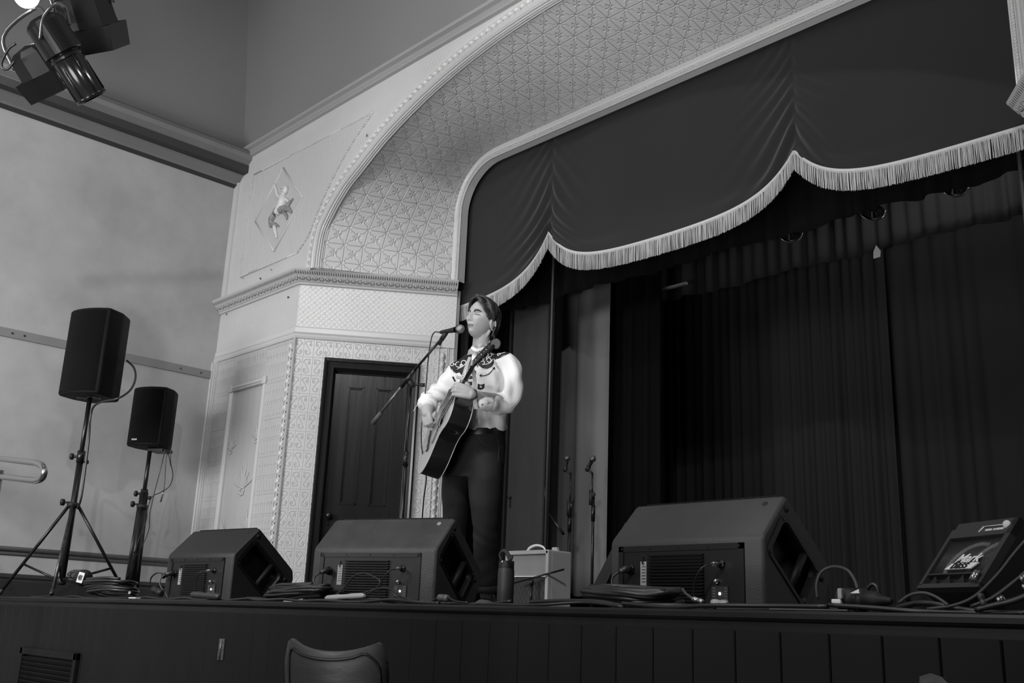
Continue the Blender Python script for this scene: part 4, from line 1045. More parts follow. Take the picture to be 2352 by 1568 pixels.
b = MB(); b.tube([cl+dv*.04, cl+dv*.07], [.010, .012], 8); b.tube([atd(938, 872, 5.9), atd(950, 888, 5.89)], .018, 12); b.tube([cl, cl+dv*.05], .007, 8); b.build('clutch', m_rub, st)
bx = atd(943, 890, 5.9)
b = MB(); b.tube([bx, (bx.x, bx.y, .8)], .0085, 12); b.build('upper_pole', m_tube, st)
b = MB(); b.tube([(bx.x, bx.y, .84), (bx.x, bx.y, .03)], .0115, 12); b.tube([(bx.x, bx.y, .86), (bx.x, bx.y, .78)], .016, 12); b.build('lower_pole', m_tube, st)
b = MB(); b.lathe([(0, .035), (.03, .034), (.125, .014), (.13, 0), (0, 0)], (bx.x, bx.y, 0), None, 32); b.build('base', m_rub, st)
cable('microphone_cable', [atd(1010, 763, 5.83), atd(998, 763, 5.84), atd(990, 780, 5.85), atd(983, 830, 5.85), atd(979, 880, 5.85), atd(974, 930, 5.86), atd(968, 985, 5.86), atd(969, 1030, 5.84), atd(979, 1090, 5.88), atd(973, 1150, 5.92), atd(967, 1230, 5.98), atd(962, 1330, 6.0)], .0038, 'black cable hanging from the singer\'s microphone', n=6)
# two spare stands in front of the pale drape
YM = 6.2
def spare(px, topy, label, lab2, head, tail, dbl):
    x = at(px, 1300, YM).x; t = thing('microphone_stand', label, 'microphone stand', (x, YM, 0))
    zt = at(px, topy, YM).z; zc = at(px, 1165 if not dbl else 1140, YM).z
    b = MB(); b.tube([(x, YM, zc-.05), (x, YM, zt)], .0075, 10); b.build('upper_pole', m_tube, t)
    b = MB(); b.tube([(x+(.015 if dbl else 0), YM, .03), (x+(.015 if dbl else 0), YM, zc-(.1 if not dbl else -.03))], .0115, 12); b.tube([(x+(.015 if dbl else 0), YM, zc-.20), (x+(.015 if dbl else 0), YM, zc-.07)], .016, 12); b.build('lower_pole', m_tube, t)
    b = MB(); b.tube([(x, YM-.01, zc+.05), (x, YM-.01, zc-.07)], .018, 12); b.tube([(x, YM, zc), (x+.05, YM-.03, zc)], [.018, .010], 10); b.ell((x+.035, YM-.02, zc+.01), (.018, .014, .022), None, 10, 8); b.build('clutch', m_rub, t)
    b = MB(); 
    for a in (0.5, 2.6, 4.7):
        l = MB(); l.tube([(x, YM, .10), (x+.12*math.cos(a), YM+.12*math.sin(a), .012)], .008, 8); l.build('leg', m_tube, t)
    h_, tl_ = at(head[0], head[1], YM), at(tail[0], tail[1], YM)
    b = MB(); b.tube([(x, YM, zt-.01), h_.lerp(tl_, .8)], .010, 10); b.tube([h_.lerp(tl_, .95), h_.lerp(tl_, .6)], .0185, 12); b.build('mic_clip', m_rub, t)
    microphone(h_, tl_, lab2, mesh=mat('mic_mesh_dark', 100, .35, .7, bump=1, bscale=500, bdist=.002))
spare(1306, 1085, 'straight spare microphone stand, left of the pair by the pale drape', 'upright dark microphone on the left spare stand', (1303, 1052), (1297, 1084), False)
spare(1357, 1085, 'spare microphone stand with doubled pole, right of the pair', 'slanted dark microphone on the right spare stand', (1362, 1053), (1347, 1082), True)
# low boom stands in front of the practice amp
b = MB(); b.tube([at(1253, 1168, 6.0), at(1294, 1226, 6.0)], [.006, .012], 8); b.tube([at(1253, 1168, 6.0), (at(1253, 1168, 6.0).x-.02, 6.0, 1.10)], .004, 6); o = b.build('boom_arm', m_tube); tag(o, 'short black boom arm slanting beside the thin pole', 'boom arm')
lb = thing('low_microphone_stand', 'low black microphone stand standing before the small amplifier', 'microphone stand', (at(1221, 1385, 4.9).x, 4.9, 0))
b = MB(); b.tube([at(1182, 1338, 4.88), at(1240, 1322, 4.9), at(1296, 1307, 5.0)], .0065, 8); b.build('boom', m_tube, lb)
b = MB(); q = at(1221, 1334, 4.9); b.tube([(q.x, 4.9, .02), (q.x, 4.9, q.z)], .009, 10); b.tube([(q.x, 4.9, q.z-.03), (q.x, 4.9, q.z+.01)], .014, 10); b.build('pole', m_tube, lb)
b = MB(); b.lathe([(.010, .10), (.018, .03), (.08, .012), (.085, 0), (0, 0)], (q.x, 4.9, 0), None, 20); b.build('base', mat('base_steel', 120, .3, .7), lb)

# ------------------------------------------------------------------ small guitar amplifier
def cloth(u, v):
    x, y = cell(u, v, .0045, .0045); return mx(tent(x, .002), tent(y, .002))
def dia(u, v):
    a, b = cell(u*1.6+v, u*1.6-v, .062, .062); return mx(tent(nabs(a)-.031, .0035), tent(nabs(b)-.031, .0035))
ay = 4.95
A0, A1 = at(1163, 1270, ay), at(1262, 1270, ay); az = A0.z
am = thing('guitar_amplifier', 'small pale guitar amplifier with diamond-pattern grille cloth', 'amplifier', (A0.x, ay, 0), None, 0)
AW = A1.x-A0.x; AH = at(1200, 1264, ay).z
m_ams = mat('amp_vinyl', 165, .5, bump=.5, bscale=300, bdist=.001)
b = MB(); fr_t = .028
b.box((AW/2, .12, AH/2), (AW, .20, AH), bev=.012); 
b.box((AW/2, .008, AH-fr_t/2), (AW-.006, .035, fr_t), bev=.005); b.box((AW/2, .008, fr_t/2), (AW-.006, .035, fr_t), bev=.005); b.box((fr_t/2, .008, AH/2), (fr_t, .035, AH-.006), bev=.005); b.box((AW-fr_t/2, .008, AH/2), (fr_t, .035, AH-.006), bev=.005)
b.build('cabinet', m_ams, am)
zs = AH*.60
b = MB(); b.quad((fr_t, .012, zs), (AW-fr_t, .012, zs), (AW-fr_t, .012, AH-fr_t), (fr_t, .012, AH-fr_t)); b.build('upper_cloth', mat('amp_cloth', 172, .8, pattern=cloth, pdist=.003, bump=.4, bscale=90), am)
b = MB(); b.quad((fr_t, .012, fr_t), (AW-fr_t, .012, fr_t), (AW-fr_t, .012, zs), (fr_t, .012, zs)); b.build('grille_cloth', mat('amp_grille_cloth', 70, .8, pattern=dia, pdist=.003, vmul=lambda u, v: dia(u, v)*2.6+.45), am)
b = MB(); b.box((AW/2, .006, zs), (AW-2*fr_t, .012, .007)); b.build('piping', mat('amp_piping', 215, .4), am)
b = MB(); b.tube(cat([(AW*.25, .10, AH), (AW*.32, .10, AH+.028), (AW*.47, .10, AH+.042), (AW*.62, .10, AH+.028), (AW*.68, .10, AH+.0)], 6), .010, 8, flat=.6); b.build('handle', mat('amp_piping', 215, .4), am)
b = MB(); b.lathe([(0, .012), (.014, .012), (.02, .0)], (AW*.93, .10, AH), None, 14); b.box((AW*.9, .10, AH+.012), (.05, .03, .024), bev=.008); b.build('strap_fitting', m_ams, am)
# steel bottle
bt = thing('water_bottle', 'tall dark matt water bottle with carry loop at the stage edge', 'bottle', (at(1160, 1380, 3.0).x, 3.0, 0))
q = at(1160, 1380, 3.0); kx = (at(1180, 1300, 3.0).x-at(1142, 1300, 3.0).x); 
k = at(1160, 1300, 3.0).dot(CD)/F; br = 19*((at(1160, 1300, 3.0)-CAM).dot(CD)/F)
bh = at(1160, 1288, 3.0).z
b = MB(); b.lathe([(0, 0), (br*.97, 0), (br, .006), (br, bh*.72), (br*.97, bh*.80), (br*.93, bh*.84)], (q.x, 3.0, 0), None, 32); b.build('flask', mat('bottle_coat', 50, .5, bump=.3, bscale=300), bt)
b = MB(); b.lathe([(br*.93, bh*.83), (br*.94, bh*.85), (br*.93, bh*.99), (br*.88, bh), (0, bh)], (q.x, 3.0, 0), None, 32); b.build('cap', m_rub, bt)
tl = lambda px, py: at(px, py, 2.97)
b = MB(); b.tube(cat([tl(1152, 1288), tl(1148, 1275), tl(1152, 1266), tl(1160, 1264), tl(1166, 1272), tl(1172, 1286)], 5), .005, 8, flat=1.8); b.tube([tl(1173, 1287), tl(1177, 1276)], .0055, 6); b.build('carry_loop', mat('strap_cloth', 40, .8), bt)
b = MB(); b.ell(tl(1154, 1290), (.007, .006, .008), None, 10, 8); b.build('loop_pin', m_chr, bt)

# ------------------------------------------------------------------ bass combo amp at the right
cy = 3.28
c_bl, c_br, c_tl = at(2107, 1352, 3.30), at(2248, 1349, 3.12), at(2198, 1206, 3.43)
ba = thing('bass_amplifier', 'tilted bass amplifier with wire grille and white lettering plate', 'amplifier', (c_bl.x, 3.3, 0))
W_ = .40; H_ = .43; ex = (c_br-c_bl)/W_; ey_ = (c_tl-c_bl)/H_; ez_ = ex.cross(ey_).normalized()
if ez_.y > 0: ez_ = -ez_
B0 = c_bl.copy()
def bp(u, v, o=0): return B0+ex*u+ey_*v+ez_*o
def slab(mb, u0, u1, v0, v1, o0, o1, bev=0):
    vs = [bp(u, v, o) for u in (u0, u1) for v in (v0, v1) for o in (o0, o1)]
    mb.add(vs, [(0, 1, 3, 2), (4, 6, 7, 5), (0, 4, 5, 1), (2, 3, 7, 6), (0, 2, 6, 4), (1, 5, 7, 3)])
m_bas = mat('bass_amp_cover', 30, .5, bump=.5, bscale=250, bdist=.001)
m_bas2 = mat('bass_amp_trim', 52, .35)
DP = -.15
b = MB(); b.prism(roundpoly([(0, 0), (W_, 0), (W_, H_-.02), (W_-.02, H_), (.05, H_), (0, H_-.05)], .02, 3), bp(0, 0, DP), ex, ey_, ez_, -DP-.02); b.build('cabinet', m_bas, ba)
b = MB(); 
for a in ((0, W_, 0, .028), (0, .022, .02, H_-.04), (W_-.03, W_, .02, H_), (.02, W_, H_-.10, H_-.0)): slab(b, a[0], a[1], a[2], a[3], -.02, .004)
b.build('front_frame', m_bas2, ba)
b = MB(); slab(b, .022, W_-.03, .02, .09, -.018, -.012)
for k in range(4): b.add([bp(.03+k*.09, .03, -.01), bp(.10+k*.09, .03, -.01), bp(.075+k*.09, .085, .0)], [(0, 1, 2)])
b.build('port', m_panel, ba)
b = MB(); slab(b, .02, W_-.03, .086, .094, -.018, .003); b.build('port_rail', m_bas2, ba)
b = MB(); slab(b, .022, W_-.03, .094, H_-.10, -.045, -.040); b.build('baffle', m_panel, ba)
cc = MB()
def fan(mb, cx_, cz_, R0, R1, a0, a1, o):
    n = 20; rr_ = [[bp(cx_+math.cos(a0+(a1-a0)*k/n)*r, cz_+math.sin(a0+(a1-a0)*k/n)*r, o-(R1-r)*.25) for k in range(n+1)] for r in (R0, R1)]
    mb.grid(rr_, True)
fan(cc, .215, .165, .085, .150, R_(70), R_(205), -.016); fan(cc, .365, .165, .085, .150, R_(95), R_(200), -.016)
cc.build('speaker_cone_ring', mat('cone_ring', 235, .6), ba)
b = MB(); z0_, z1_ = .094, H_-.10
for k in range(48): u = .024+(W_-.056)*k/47; b.tube([bp(u, z0_, -.008), bp(u, z1_, -.008)], .0008, 4)
for k in range(34): v_ = z0_+(z1_-z0_)*k/33; b.tube([bp(.022, v_, -.0105), bp(W_-.03, v_, -.0105)], .0008, 4)
b.build('wire_grille', mat('grille_wire', 95, .35, .6), ba)
# lettering plate
def text(body, size, origin, xd, yd, m, name, parent, shear=.3, ext=.0015):
    cu = bpy.data.curves.new(name, 'FONT'); cu.body = body; cu.size = size; cu.extrude = ext; cu.shear = shear; cu.offset = size*.018; cu.space_character = .95
    o = bpy.data.objects.new('tmp', cu); C.objects.link(o); bpy.context.view_layer.update()
    me = bpy.data.meshes.new_from_object(o.evaluated_get(bpy.context.evaluated_depsgraph_get())); bpy.data.objects.remove(o)
    zd = xd.cross(yd).normalized(); Mx = Matrix((xd, yd, zd)).transposed().to_4x4(); Mx.translation = origin
    me.transform(Mx); me.materials.clear(); me.materials.append(m); ob = bpy.data.objects.new(name, me); C.objects.link(ob)
    if parent:
        ob.parent = parent
        if parent.get('_abs'): ob.matrix_parent_inverse = Matrix.Translation(parent.location).inverted(); ob['_abs'] = 0
    return ob
m_wtx = mat('plate_white', 225, .5)
pl = MB(); pl.add([bp(.115, .118, .0), bp(.285, .118, .0), bp(.315, .155, .0), bp(.145, .155, .0)]+[bp(.115, .118, .004), bp(.285, .118, .004), bp(.315, .155, .004), bp(.145, .155, .004)], [(0, 1, 2, 3), (4, 5, 6, 7), (0, 1, 5, 4), (1, 2, 6, 5), (2, 3, 7, 6), (3, 0, 4, 7)])
po = pl.build('name_plate', m_wtx, ba)
xd, yd = ex, ey_
zt_ = ex.cross(ey_); o_ = .0065
text('Mark', .075, bp(.150, .162, .003), xd, yd, m_wtx, 'lettering', po, .5, .0004)
text('bass', .066, bp(.148, .121, .0055), xd, yd, mat('plate_black', 25, .5), 'lettering', po, .5, .0004)
b = MB(); v_ = H_-.055; b.tube([bp(.20, v_-.022, .006), bp(.215, v_+.012, .006)], .003, 5); b.tube([bp(.215, v_+.012, .006), bp(.35, v_+.012, .006)], .0018, 5); b.ell(bp(.355, v_+.008, .006), (.014, .004, .014), None, 8, 6)
for u0_, u1_ in ((.235, .275), (.285, .295), (.30, .345)): slab(b, u0_, u1_, v_-.018, v_-.006, .003, .006)
b.build('badge', mat('badge_white', 200, .5), ba)
b = MB(); b.tube([bp(W_-.045, .03, .012), bp(W_-.04, .085, .012)], .009, 8); b.tube([bp(W_-.03, .03, .012), bp(W_-.025, .085, .012)], .005, 8); b.build('corner_clip', m_chr, ba)
b = MB(); b.prism([(0, 0), (.30, 0), (.30, bp(0, 0, -.1).z), (0, c_bl.z*.6)], (c_bl.x+.06, 3.40, 0.0), Vector((0, 1, 0)), Vector((0, 0, 1)), Vector((1, 0, 0)), .28); b.build('tilt_wedge', m_panel, ba)
# ------------------------------------------------------------------ leads lying along the stage edge
rnd = random.Random(5)
def floorlead(name, pts, r, label, m=None, n=6):
    return cable(name, [(x, y, (z if len(p) > 2 else 0)+r) if False else (p[0], p[1], (p[2] if len(p) > 2 else 0)+r) for p in pts for (x, y, z) in [(p[0], p[1], 0)]], r, label, m, n)
def run(x0, x1, y, amp, seed, lift=.0):
    q = random.Random(seed); n = max(4, int(abs(x1-x0)/.16)); out = []
    for k in range(n+1):
        out.append((x0+(x1-x0)*k/n, y+q.uniform(-amp, amp), max(0, q.uniform(-.6, 1)*lift)))
    return out
E_ = lambda px: at(px, 1390, 2.78).x
m_cab_g = mat('cable_grey', 58, .45)
leads = [(330, 620, 2.80, .02, 1, .012, .006, 'thin lead between the left monitor and the stands', m_cable), (560, 1010, 2.78, .02, 2, .012, .007, 'black lead running along the edge before the worn monitor', m_cable),
 (700, 1150, 2.83, .03, 3, .02, .006, 'second black lead before the worn monitor, wavier', m_cable), (1080, 1420, 2.80, .025, 4, .02, .006, 'black lead along the edge in front of the bottle', m_cable),
 (1180, 1600, 2.86, .03, 5, .02, .008, 'thick black lead in front of the pale drape', m_cable), (1420, 1900, 2.79, .02, 6, .015, .007, 'black lead along the edge before the largest monitor', m_cable),
 (1500, 1960, 2.88, .04, 7, .03, .008, 'thick black lead close behind, before the largest monitor', m_cable), (1900, 2352, 2.80, .02, 8, .015, .007, 'black lead along the edge at the right', m_cable),
 (2000, 2420, 2.86, .03, 9, .03, .008, 'thick black lead in front of the bass amplifier', m_cable), (60, 330, 2.80, .02, 10, .01, .005, 'thin lead lying before the tripod stand', m_cable)]
for a, b_, y, am_, sd_, lf_, r, lab, m in leads:
    floorlead('stage_lead', run(E_(a), E_(b_), y, am_, sd_, lf_), r, lab, m)
coil('cable_coil', (at(690, 1370, 2.95).x, 2.93), .24, .09, 5, .009, 'flat black cable coil between the left and worn monitors', 11, hgt=.055)
coil('cable_coil', (at(1440, 1380, 2.95).x-.02, 3.0), .20, .10, 5, .010, 'glossy black cable coil before the pale drape', 13, hgt=.05)
Q = lambda px, py, Y=2.8: at(px, py, Y)
cable('looped_lead', [Q(755, 1378), Q(790, 1350), Q(810, 1325), Q(835, 1316), Q(860, 1325), Q(873, 1335), Q(865, 1350), Q(840, 1360), Q(815, 1372)], .004, 'thin black lead arching up before the worn monitor')
cable('looped_lead', [Q(845, 1365), Q(865, 1352), Q(895, 1352), Q(920, 1368), Q(950, 1380), Q(985, 1382), Q(1010, 1370), Q(1022, 1368), Q(1045, 1380), Q(1075, 1384)], .0045, 'wavy lead running under the worn monitor\'s right corner')
cable('looped_lead', [Q(1878, 1375, 2.9), Q(1876, 1340, 2.9), Q(1888, 1312, 2.9), Q(1915, 1301, 2.9), Q(1945, 1308, 2.88), Q(1962, 1330, 2.86), Q(1970, 1352, 2.84)], .0048, 'grey lead looping up right of the largest monitor', m_cab_g)
cable('looped_lead', [Q(1988, 1362, 2.9), Q(1998, 1345, 2.9), Q(2008, 1342, 2.9), Q(2016, 1352, 2.9), Q(2020, 1370, 2.9)], .006, 'small dark lead loop behind the black socket')
cable('looped_lead', [Q(2064, 1384), Q(2090, 1366), Q(2120, 1361), Q(2145, 1368), Q(2165, 1380), Q(2178, 1390)], .0045, 'grey lead humping before the bass amplifier', m_cab_g)
cable('looped_lead', [Q(2130, 1398), Q(2190, 1390), Q(2240, 1368), Q(2290, 1320), Q(2330, 1270), Q(2370, 1225), Q(2420, 1180)], .0045, 'long grey lead sweeping up past the bass amplifier', m_cab_g)
cable('looped_lead', [Q(2230, 1392), Q(2280, 1372), Q(2330, 1335), Q(2380, 1290)], .0045, 'grey lead rising at the right edge, lower one', m_cab_g)
cable('looped_lead', [Q(2260, 1385, 2.86), Q(2300, 1358, 2.86), Q(2340, 1328, 2.86), Q(2390, 1300, 2.86)], .005, 'thin lead rising at the right edge, behind', m_cable)
cable('looped_lead', [Q(2240, 1400), Q(2290, 1388), Q(2330, 1378), Q(2400, 1350)], .008, 'thick black lead leaving at the right edge', m_cable)
cable('looped_lead', [Q(1568, 1352, 2.9), Q(1575, 1362, 2.88), Q(1590, 1374, 2.85)], .005, 'short lead with metal plug under the largest monitor', m_cab_g)
cable('looped_lead', [Q(344, 1340, 2.95), Q(348, 1325, 2.95), Q(362, 1315, 2.95), Q(378, 1318, 2.98)], .005, 'short black lead at the left monitor\'s socket')
# plugs and couplers
def plugged(name, a, b_, r, label, m, category='plug', prof=None):
    a, b_ = Vector(a), Vector(b_); t = MB(); k = prof or [(0, .5), (.06, .9), (.35, 1), (.4, .85), (.6, .85), (.65, 1), (.94, .9), (1, .5)]
    t.tube([a.lerp(b_, q[0]) for q in k], [r*q[1] for q in k], 14); return tag(t.build(name, m), label, category)
plugged('cable_coupler', Q(748, 1373), Q(838, 1367), .0135, 'pale plastic cable coupler before the worn monitor', mat('pale_plastic', 165, .35))
plugged('metal_plug', Q(1590, 1374), Q(1616, 1382), .009, 'small bright metal plug under the largest monitor', m_chr)
plugged('taped_joint', Q(1634, 1384), Q(1672, 1387), .013, 'pale crumpled taped cable joint before the largest monitor', mat('pale_tape', 150, .3, bump=1, bscale=60, bdist=.01))
plugged('cable_connector', Q(1008, 1372), Q(1030, 1374), .016, 'dark round connector under the worn monitor\'s right end', mat('connector_grey', 85, .3))
plugged('power_block', Q(440, 1365), Q(505, 1370), .020, 'dark rounded power block before the left monitor', mat('block_dark', 50, .4), 'power adapter')
plugged('plug', Q(372, 1325, 2.95), Q(384, 1318, 2.98), .016, 'black plug at the left monitor\'s lower left', m_rub)
plugged('cable_connector', Q(352, 1352), Q(372, 1362), .022, 'dark rounded connector left of the left monitor', m_rub)
so = thing('power_socket', 'black trailing power socket with pale switches right of the largest monitor', 'socket', Q(1960, 1375, 2.84))
b = MB(); a_, c_ = Q(1928, 1375, 2.84), Q(2050, 1380, 2.84); k = [(0, .8), (.02, 1.0), (.32, 1.0), (.34, .8), (.38, .8), (.40, 1.05), (.50, 1.05), (.52, .85), (.72, .8), (.78, .55), (.97, .3), (1, .2)]
b.tube([a_.lerp(c_, q[0]) for q in k], [.032*q[1] for q in k], 16); b.build('socket_body', m_rub, so)
b = MB(); b.box(Q(1931, 1363, 2.80), (.014, .016, .030), bev=.003); b.build('pale_switch', m_lab, so)
b = MB(); b.box(Q(1923, 1382, 2.80), (.030, .016, .016), bev=.003); b.build('pale_plug', m_wtx, so)
b = MB(); b.add([Q(1952, 1362, 2.80), Q(1972, 1352, 2.80), Q(1974, 1362, 2.80), Q(1972, 1352, 2.81), Q(1974, 1362, 2.81), Q(1952, 1362, 2.81)], [(0, 1, 2), (3, 4, 5)]); b.build('pale_tag', m_wtx, so)
b = MB(); 
for k, (px, py) in enumerate(((2345, 1332), (2292, 1380), (2350, 1350))): plugged('metal_plug', Q(px, py), Q(px+14, py-8), .010, ['bright metal plug high at the right edge', 'bright metal plug low beside the bass amplifier', 'bright metal plug at the right edge, middle one'][k], m_hand)
plugged('folded_connector', Q(2250, 1362), Q(2262, 1392), .009, 'grey folded connector in front of the bass amplifier', m_cab_g)
b = MB(); b.box((E_(1890), 2.712, .0045), (.25, .04, .004)); o = b.build('gaffer_tape', mat('tape_grey', 75, .6)); tag(o, 'grey tape strip stuck on the stage edge', 'tape')
b = MB(); b.box((E_(325), 2.73, .006), (.10, .03, .006)); o = b.build('tape_scrap', m_wtx); tag(o, 'small white tape scrap on the edge by the tripod', 'tape')
# leaning case panel edge between pale drape and the largest monitor
b = MB(); a_, c_ = at(1352, 1365, 3.6), at(1428, 1215, 3.6); d_ = (c_-a_).normalized(); s_ = Vector((d_.z, 0, -d_.x))
b.prism([(0, 0), (.06, 0), (.06, .03), (0, .03)], a_, s_, Vector((0, 1, 0)), d_, (c_-a_).length*1.1); o = b.build('folded_stand_leg', mat('leaning_dark', 30, .5)); tag(o, 'dark flat bar leaning behind the largest monitor\'s left end', 'stand leg')

# ------------------------------------------------------------------ chairs in the hall
m_vin = mat('chair_vinyl', 52, .42, spec=.5, bump=.3, bscale=6, bdist=.012, stretch=(1, 1, 3.0))
m_frame = mat('chair_frame', 40, .35, .5)
def chair(cl, crt, label, drop, m=None, sag=.050):
    """cl, crt: raised top corners of the backrest"""
    cl, crt = Vector(cl), Vector(crt); w = (crt-cl).length; ux = (crt-cl).normalized(); ux.z = 0; ux.normalize(); fy = Vector((-ux.y, ux.x, 0))
    t = thing('chair', label, 'chair', ((cl.x+crt.x)/2, (cl.y+crt.y)/2, FLOOR), 'vinyl chairs in the hall')
    mid = (cl+crt)/2; H = .52; tilt = -.20
    rows_f, rows_b = [], []
    NU, NVv = 28, 20; th = .06
    for j in range(NVv+1):
        v = j/NVv; rf, rb = [], []
        for i in range(NU+1):
            u = 2*i/NU-1
            topz = -sag*(1-abs(u)**2.2) - .075*max(0, (abs(u)-.86)/.14)**2.4
            wid = w*(.5-.04*(1-v)-.02*(1-v)**2)
            z = (v-1)*H+topz*v
            bend = .045*(1-u*u)
            p = mid+ux*(u*wid)+Vector((0, 0, z))-fy*(bend+(1-v)*tilt*-1*H*.5*0)+fy*((v-1)*H*-.18)
            e = min(1, (1-abs(u))*7+.25)*min(1, (1-v)*9+.35)
            rf.append(p+fy*th*.5*e**.5); rb.append(p-fy*th*.5*e**.5)
        rows_f.append(rf); rows_b.append(rb)
    b = MB()
    loop = [rows_f[j]+rows_b[j][::-1] for j in range(NVv+1)]
    b.grid(loop, True, closed=True); n = len(loop[-1]); b.add([(rows_f[-1][i]+rows_b[-1][i])/2+Vector((0, 0, .004)) for i in range(NU+1)]+rows_f[-1]+rows_b[-1], [(i, i+1, NU+1+i+1, NU+1+i) for i in range(NU)]+[(i+1, i, 2*(NU+1)+i, 2*(NU+1)+i+1) for i in range(NU)], True)
    b.build('backrest', m or m_vin, t)
    b = MB(); b.tube(cat([rows_b[j][2]-fy*.002 for j in range(0, NVv-1, 4)]+[rows_b[NVv-1][i]-fy*.002 for i in range(3, NU-2, 3)]+[rows_b[j][-2]-fy*.002 for j in range(NVv-3, -1, -4)], 3), .005, 6); b.build('piping', m_frame, t)
    zs = FLOOR+.45; sc_ = Vector((mid.x, mid.y, zs))-fy*(-.28)
    b = MB(); b.box(sc_, (w*.98, .46, .07), Matrix((ux, fy, Vector((0, 0, 1)))).transposed(), bev=.025); b.build('seat', m or m_vin, t)
    for sx in (-1, 1):
        for sy in (-1, 1):
            b = MB(); q = sc_+ux*sx*w*.44+fy*sy*.19; b.tube([q, (q.x, q.y, FLOOR)], .012, 10); b.build('leg', m_frame, t)
    for sx in (-1, 1):
        b = MB(); q = mid+ux*sx*w*.40+Vector((0, 0, -.45)); b.tube([q+fy*.08, sc_+ux*sx*w*.44-fy*.19], .012, 8); b.build('back_upright', m_frame, t)
    for sx in (-1, 1):
        b = MB(); q = mid+ux*sx*w*.52+Vector((0, 0, drop)); b.tube(cat([q-fy*-.02, q+fy*.08-Vector((0, 0, .05)), q+fy*.22-Vector((0, 0, .12)), sc_+ux*sx*w*.5+fy*.20], 4), .015, 8, flat=1.3); b.build('armrest', m_frame, t)
    return t
CY = 2.28
chair(at(663, 1457, 1.98), at(893, 1467, 2.15), 'dark vinyl chair with wrinkled curved back facing the stage', -.24)
chair(at(2126, 1529, 1.30), at(2600, 1575, 1.20), 'dark vinyl chair at the lower right, only its top corner showing', -.24, mat('chair_vinyl_light', 92, .4, bump=.3, bscale=12, bdist=.008, stretch=(3, 1, 1)), sag=.03)
# ------------------------------------------------------------------ the singer
from mathutils.bvhtree import BVHTree
SD = 5.82
def sp(zx, zy, dep=0): return atd(850+zx/3.4075, 660+zy/3.4075, SD+dep)
def spx(px, py, dep=0): return atd(px, py, SD+dep)
VX, VY, VZ = CR.copy(), CU.copy(), -CD.copy()          # right, up, towards the hall
def vv(x, y, z): return VX*x+VY*y+VZ*z
def remesh(mb, name, m, parent, vox, smooth=2, fn=None, extra=None):
    me = bpy.data.meshes.new(name); me.from_pydata([tuple(p) for p in mb.v], [], mb.f)
    o = bpy.data.objects.new('tmp', me); C.objects.link(o)
    bm = bmesh.new(); bm.from_mesh(me); bmesh.ops.recalc_face_normals(bm, faces=bm.faces[:]); bm.to_mesh(me); bm.free()
    r = o.modifiers.new('r', 'REMESH'); r.mode = 'VOXEL'; r.voxel_size = vox; r.adaptivity = 0
    if smooth:
        s_ = o.modifiers.new('s', 'SMOOTH'); s_.factor = .5; s_.iterations = smooth
    bpy.context.view_layer.update()
    nm = bpy.data.meshes.new_from_object(o.evaluated_get(bpy.context.evaluated_depsgraph_get())); bpy.data.objects.remove(o)
    nm.name = name
    if fn:
        ns_ = [v_.normal.copy() for v_ in nm.vertices]
        for v_, n_ in zip(nm.vertices, ns_): v_.co = fn(v_.co.copy(), n_)
        nm.update()
    for p in nm.polygons: p.use_smooth = True
    nm.materials.clear(); nm.materials.append(m)
    if extra:
        for q in extra: nm.materials.append(q)
    ob = bpy.data.objects.new(name, nm); C.objects.link(ob)
    if parent:
        ob.parent = parent
        if parent.get('_abs'): ob.matrix_parent_inverse = Matrix.Translation(parent.location).inverted(); ob['_abs'] = 0
    return ob
def closed_tube(mb, pts, rads, n=16, nsub=4, flat=None):
    P = cat(pts, nsub); N_ = len(P); R = []
    for i in range(N_):
        x = i/(N_-1)*(len(rads)-1); j = min(int(x), len(rads)-2); f_ = x-j; R.append(rads[j]*(1-f_)+rads[j+1]*f_)
    # rounded ends
    t0 = (P[0]-P[1]).normalized(); t1 = (P[-1]-P[-2]).normalized()
    P = [P[0]+t0*R[0]*.8, P[0]+t0*R[0]*.5]+P+[P[-1]+t1*R[-1]*.5, P[-1]+t1*R[-1]*.8]; R = [R[0]*.35, R[0]*.82]+R+[R[-1]*.82, R[-1]*.35]
    mb.tube(P, R, n, True, True, flat)
sing = thing('person', 'young man with a guitar singing upwards in an embroidered white western shirt and dark jeans', 'person', (spx(1100, 1390).x, spx(1100, 1390).y, 0))
m_skin = mat('skin', 168, .5, spec=.35, vary=.06, vscale=14)
m_skin2 = mat('lip_skin', 120, .5)
m_hair = mat('hair_brown', 46, .42, spec=.5, vary=.3, vscale=40)
m_shirt = mat('shirt_cotton', 228, .65, spec=.2, bump=.1, bscale=500, bdist=.0005)
m_yoke = mat('yoke_black', 20, .6)
m_jean = mat('denim_dark', 27, .8, bump=.3, bscale=500, bdist=.001, vary=.25, vscale=14)

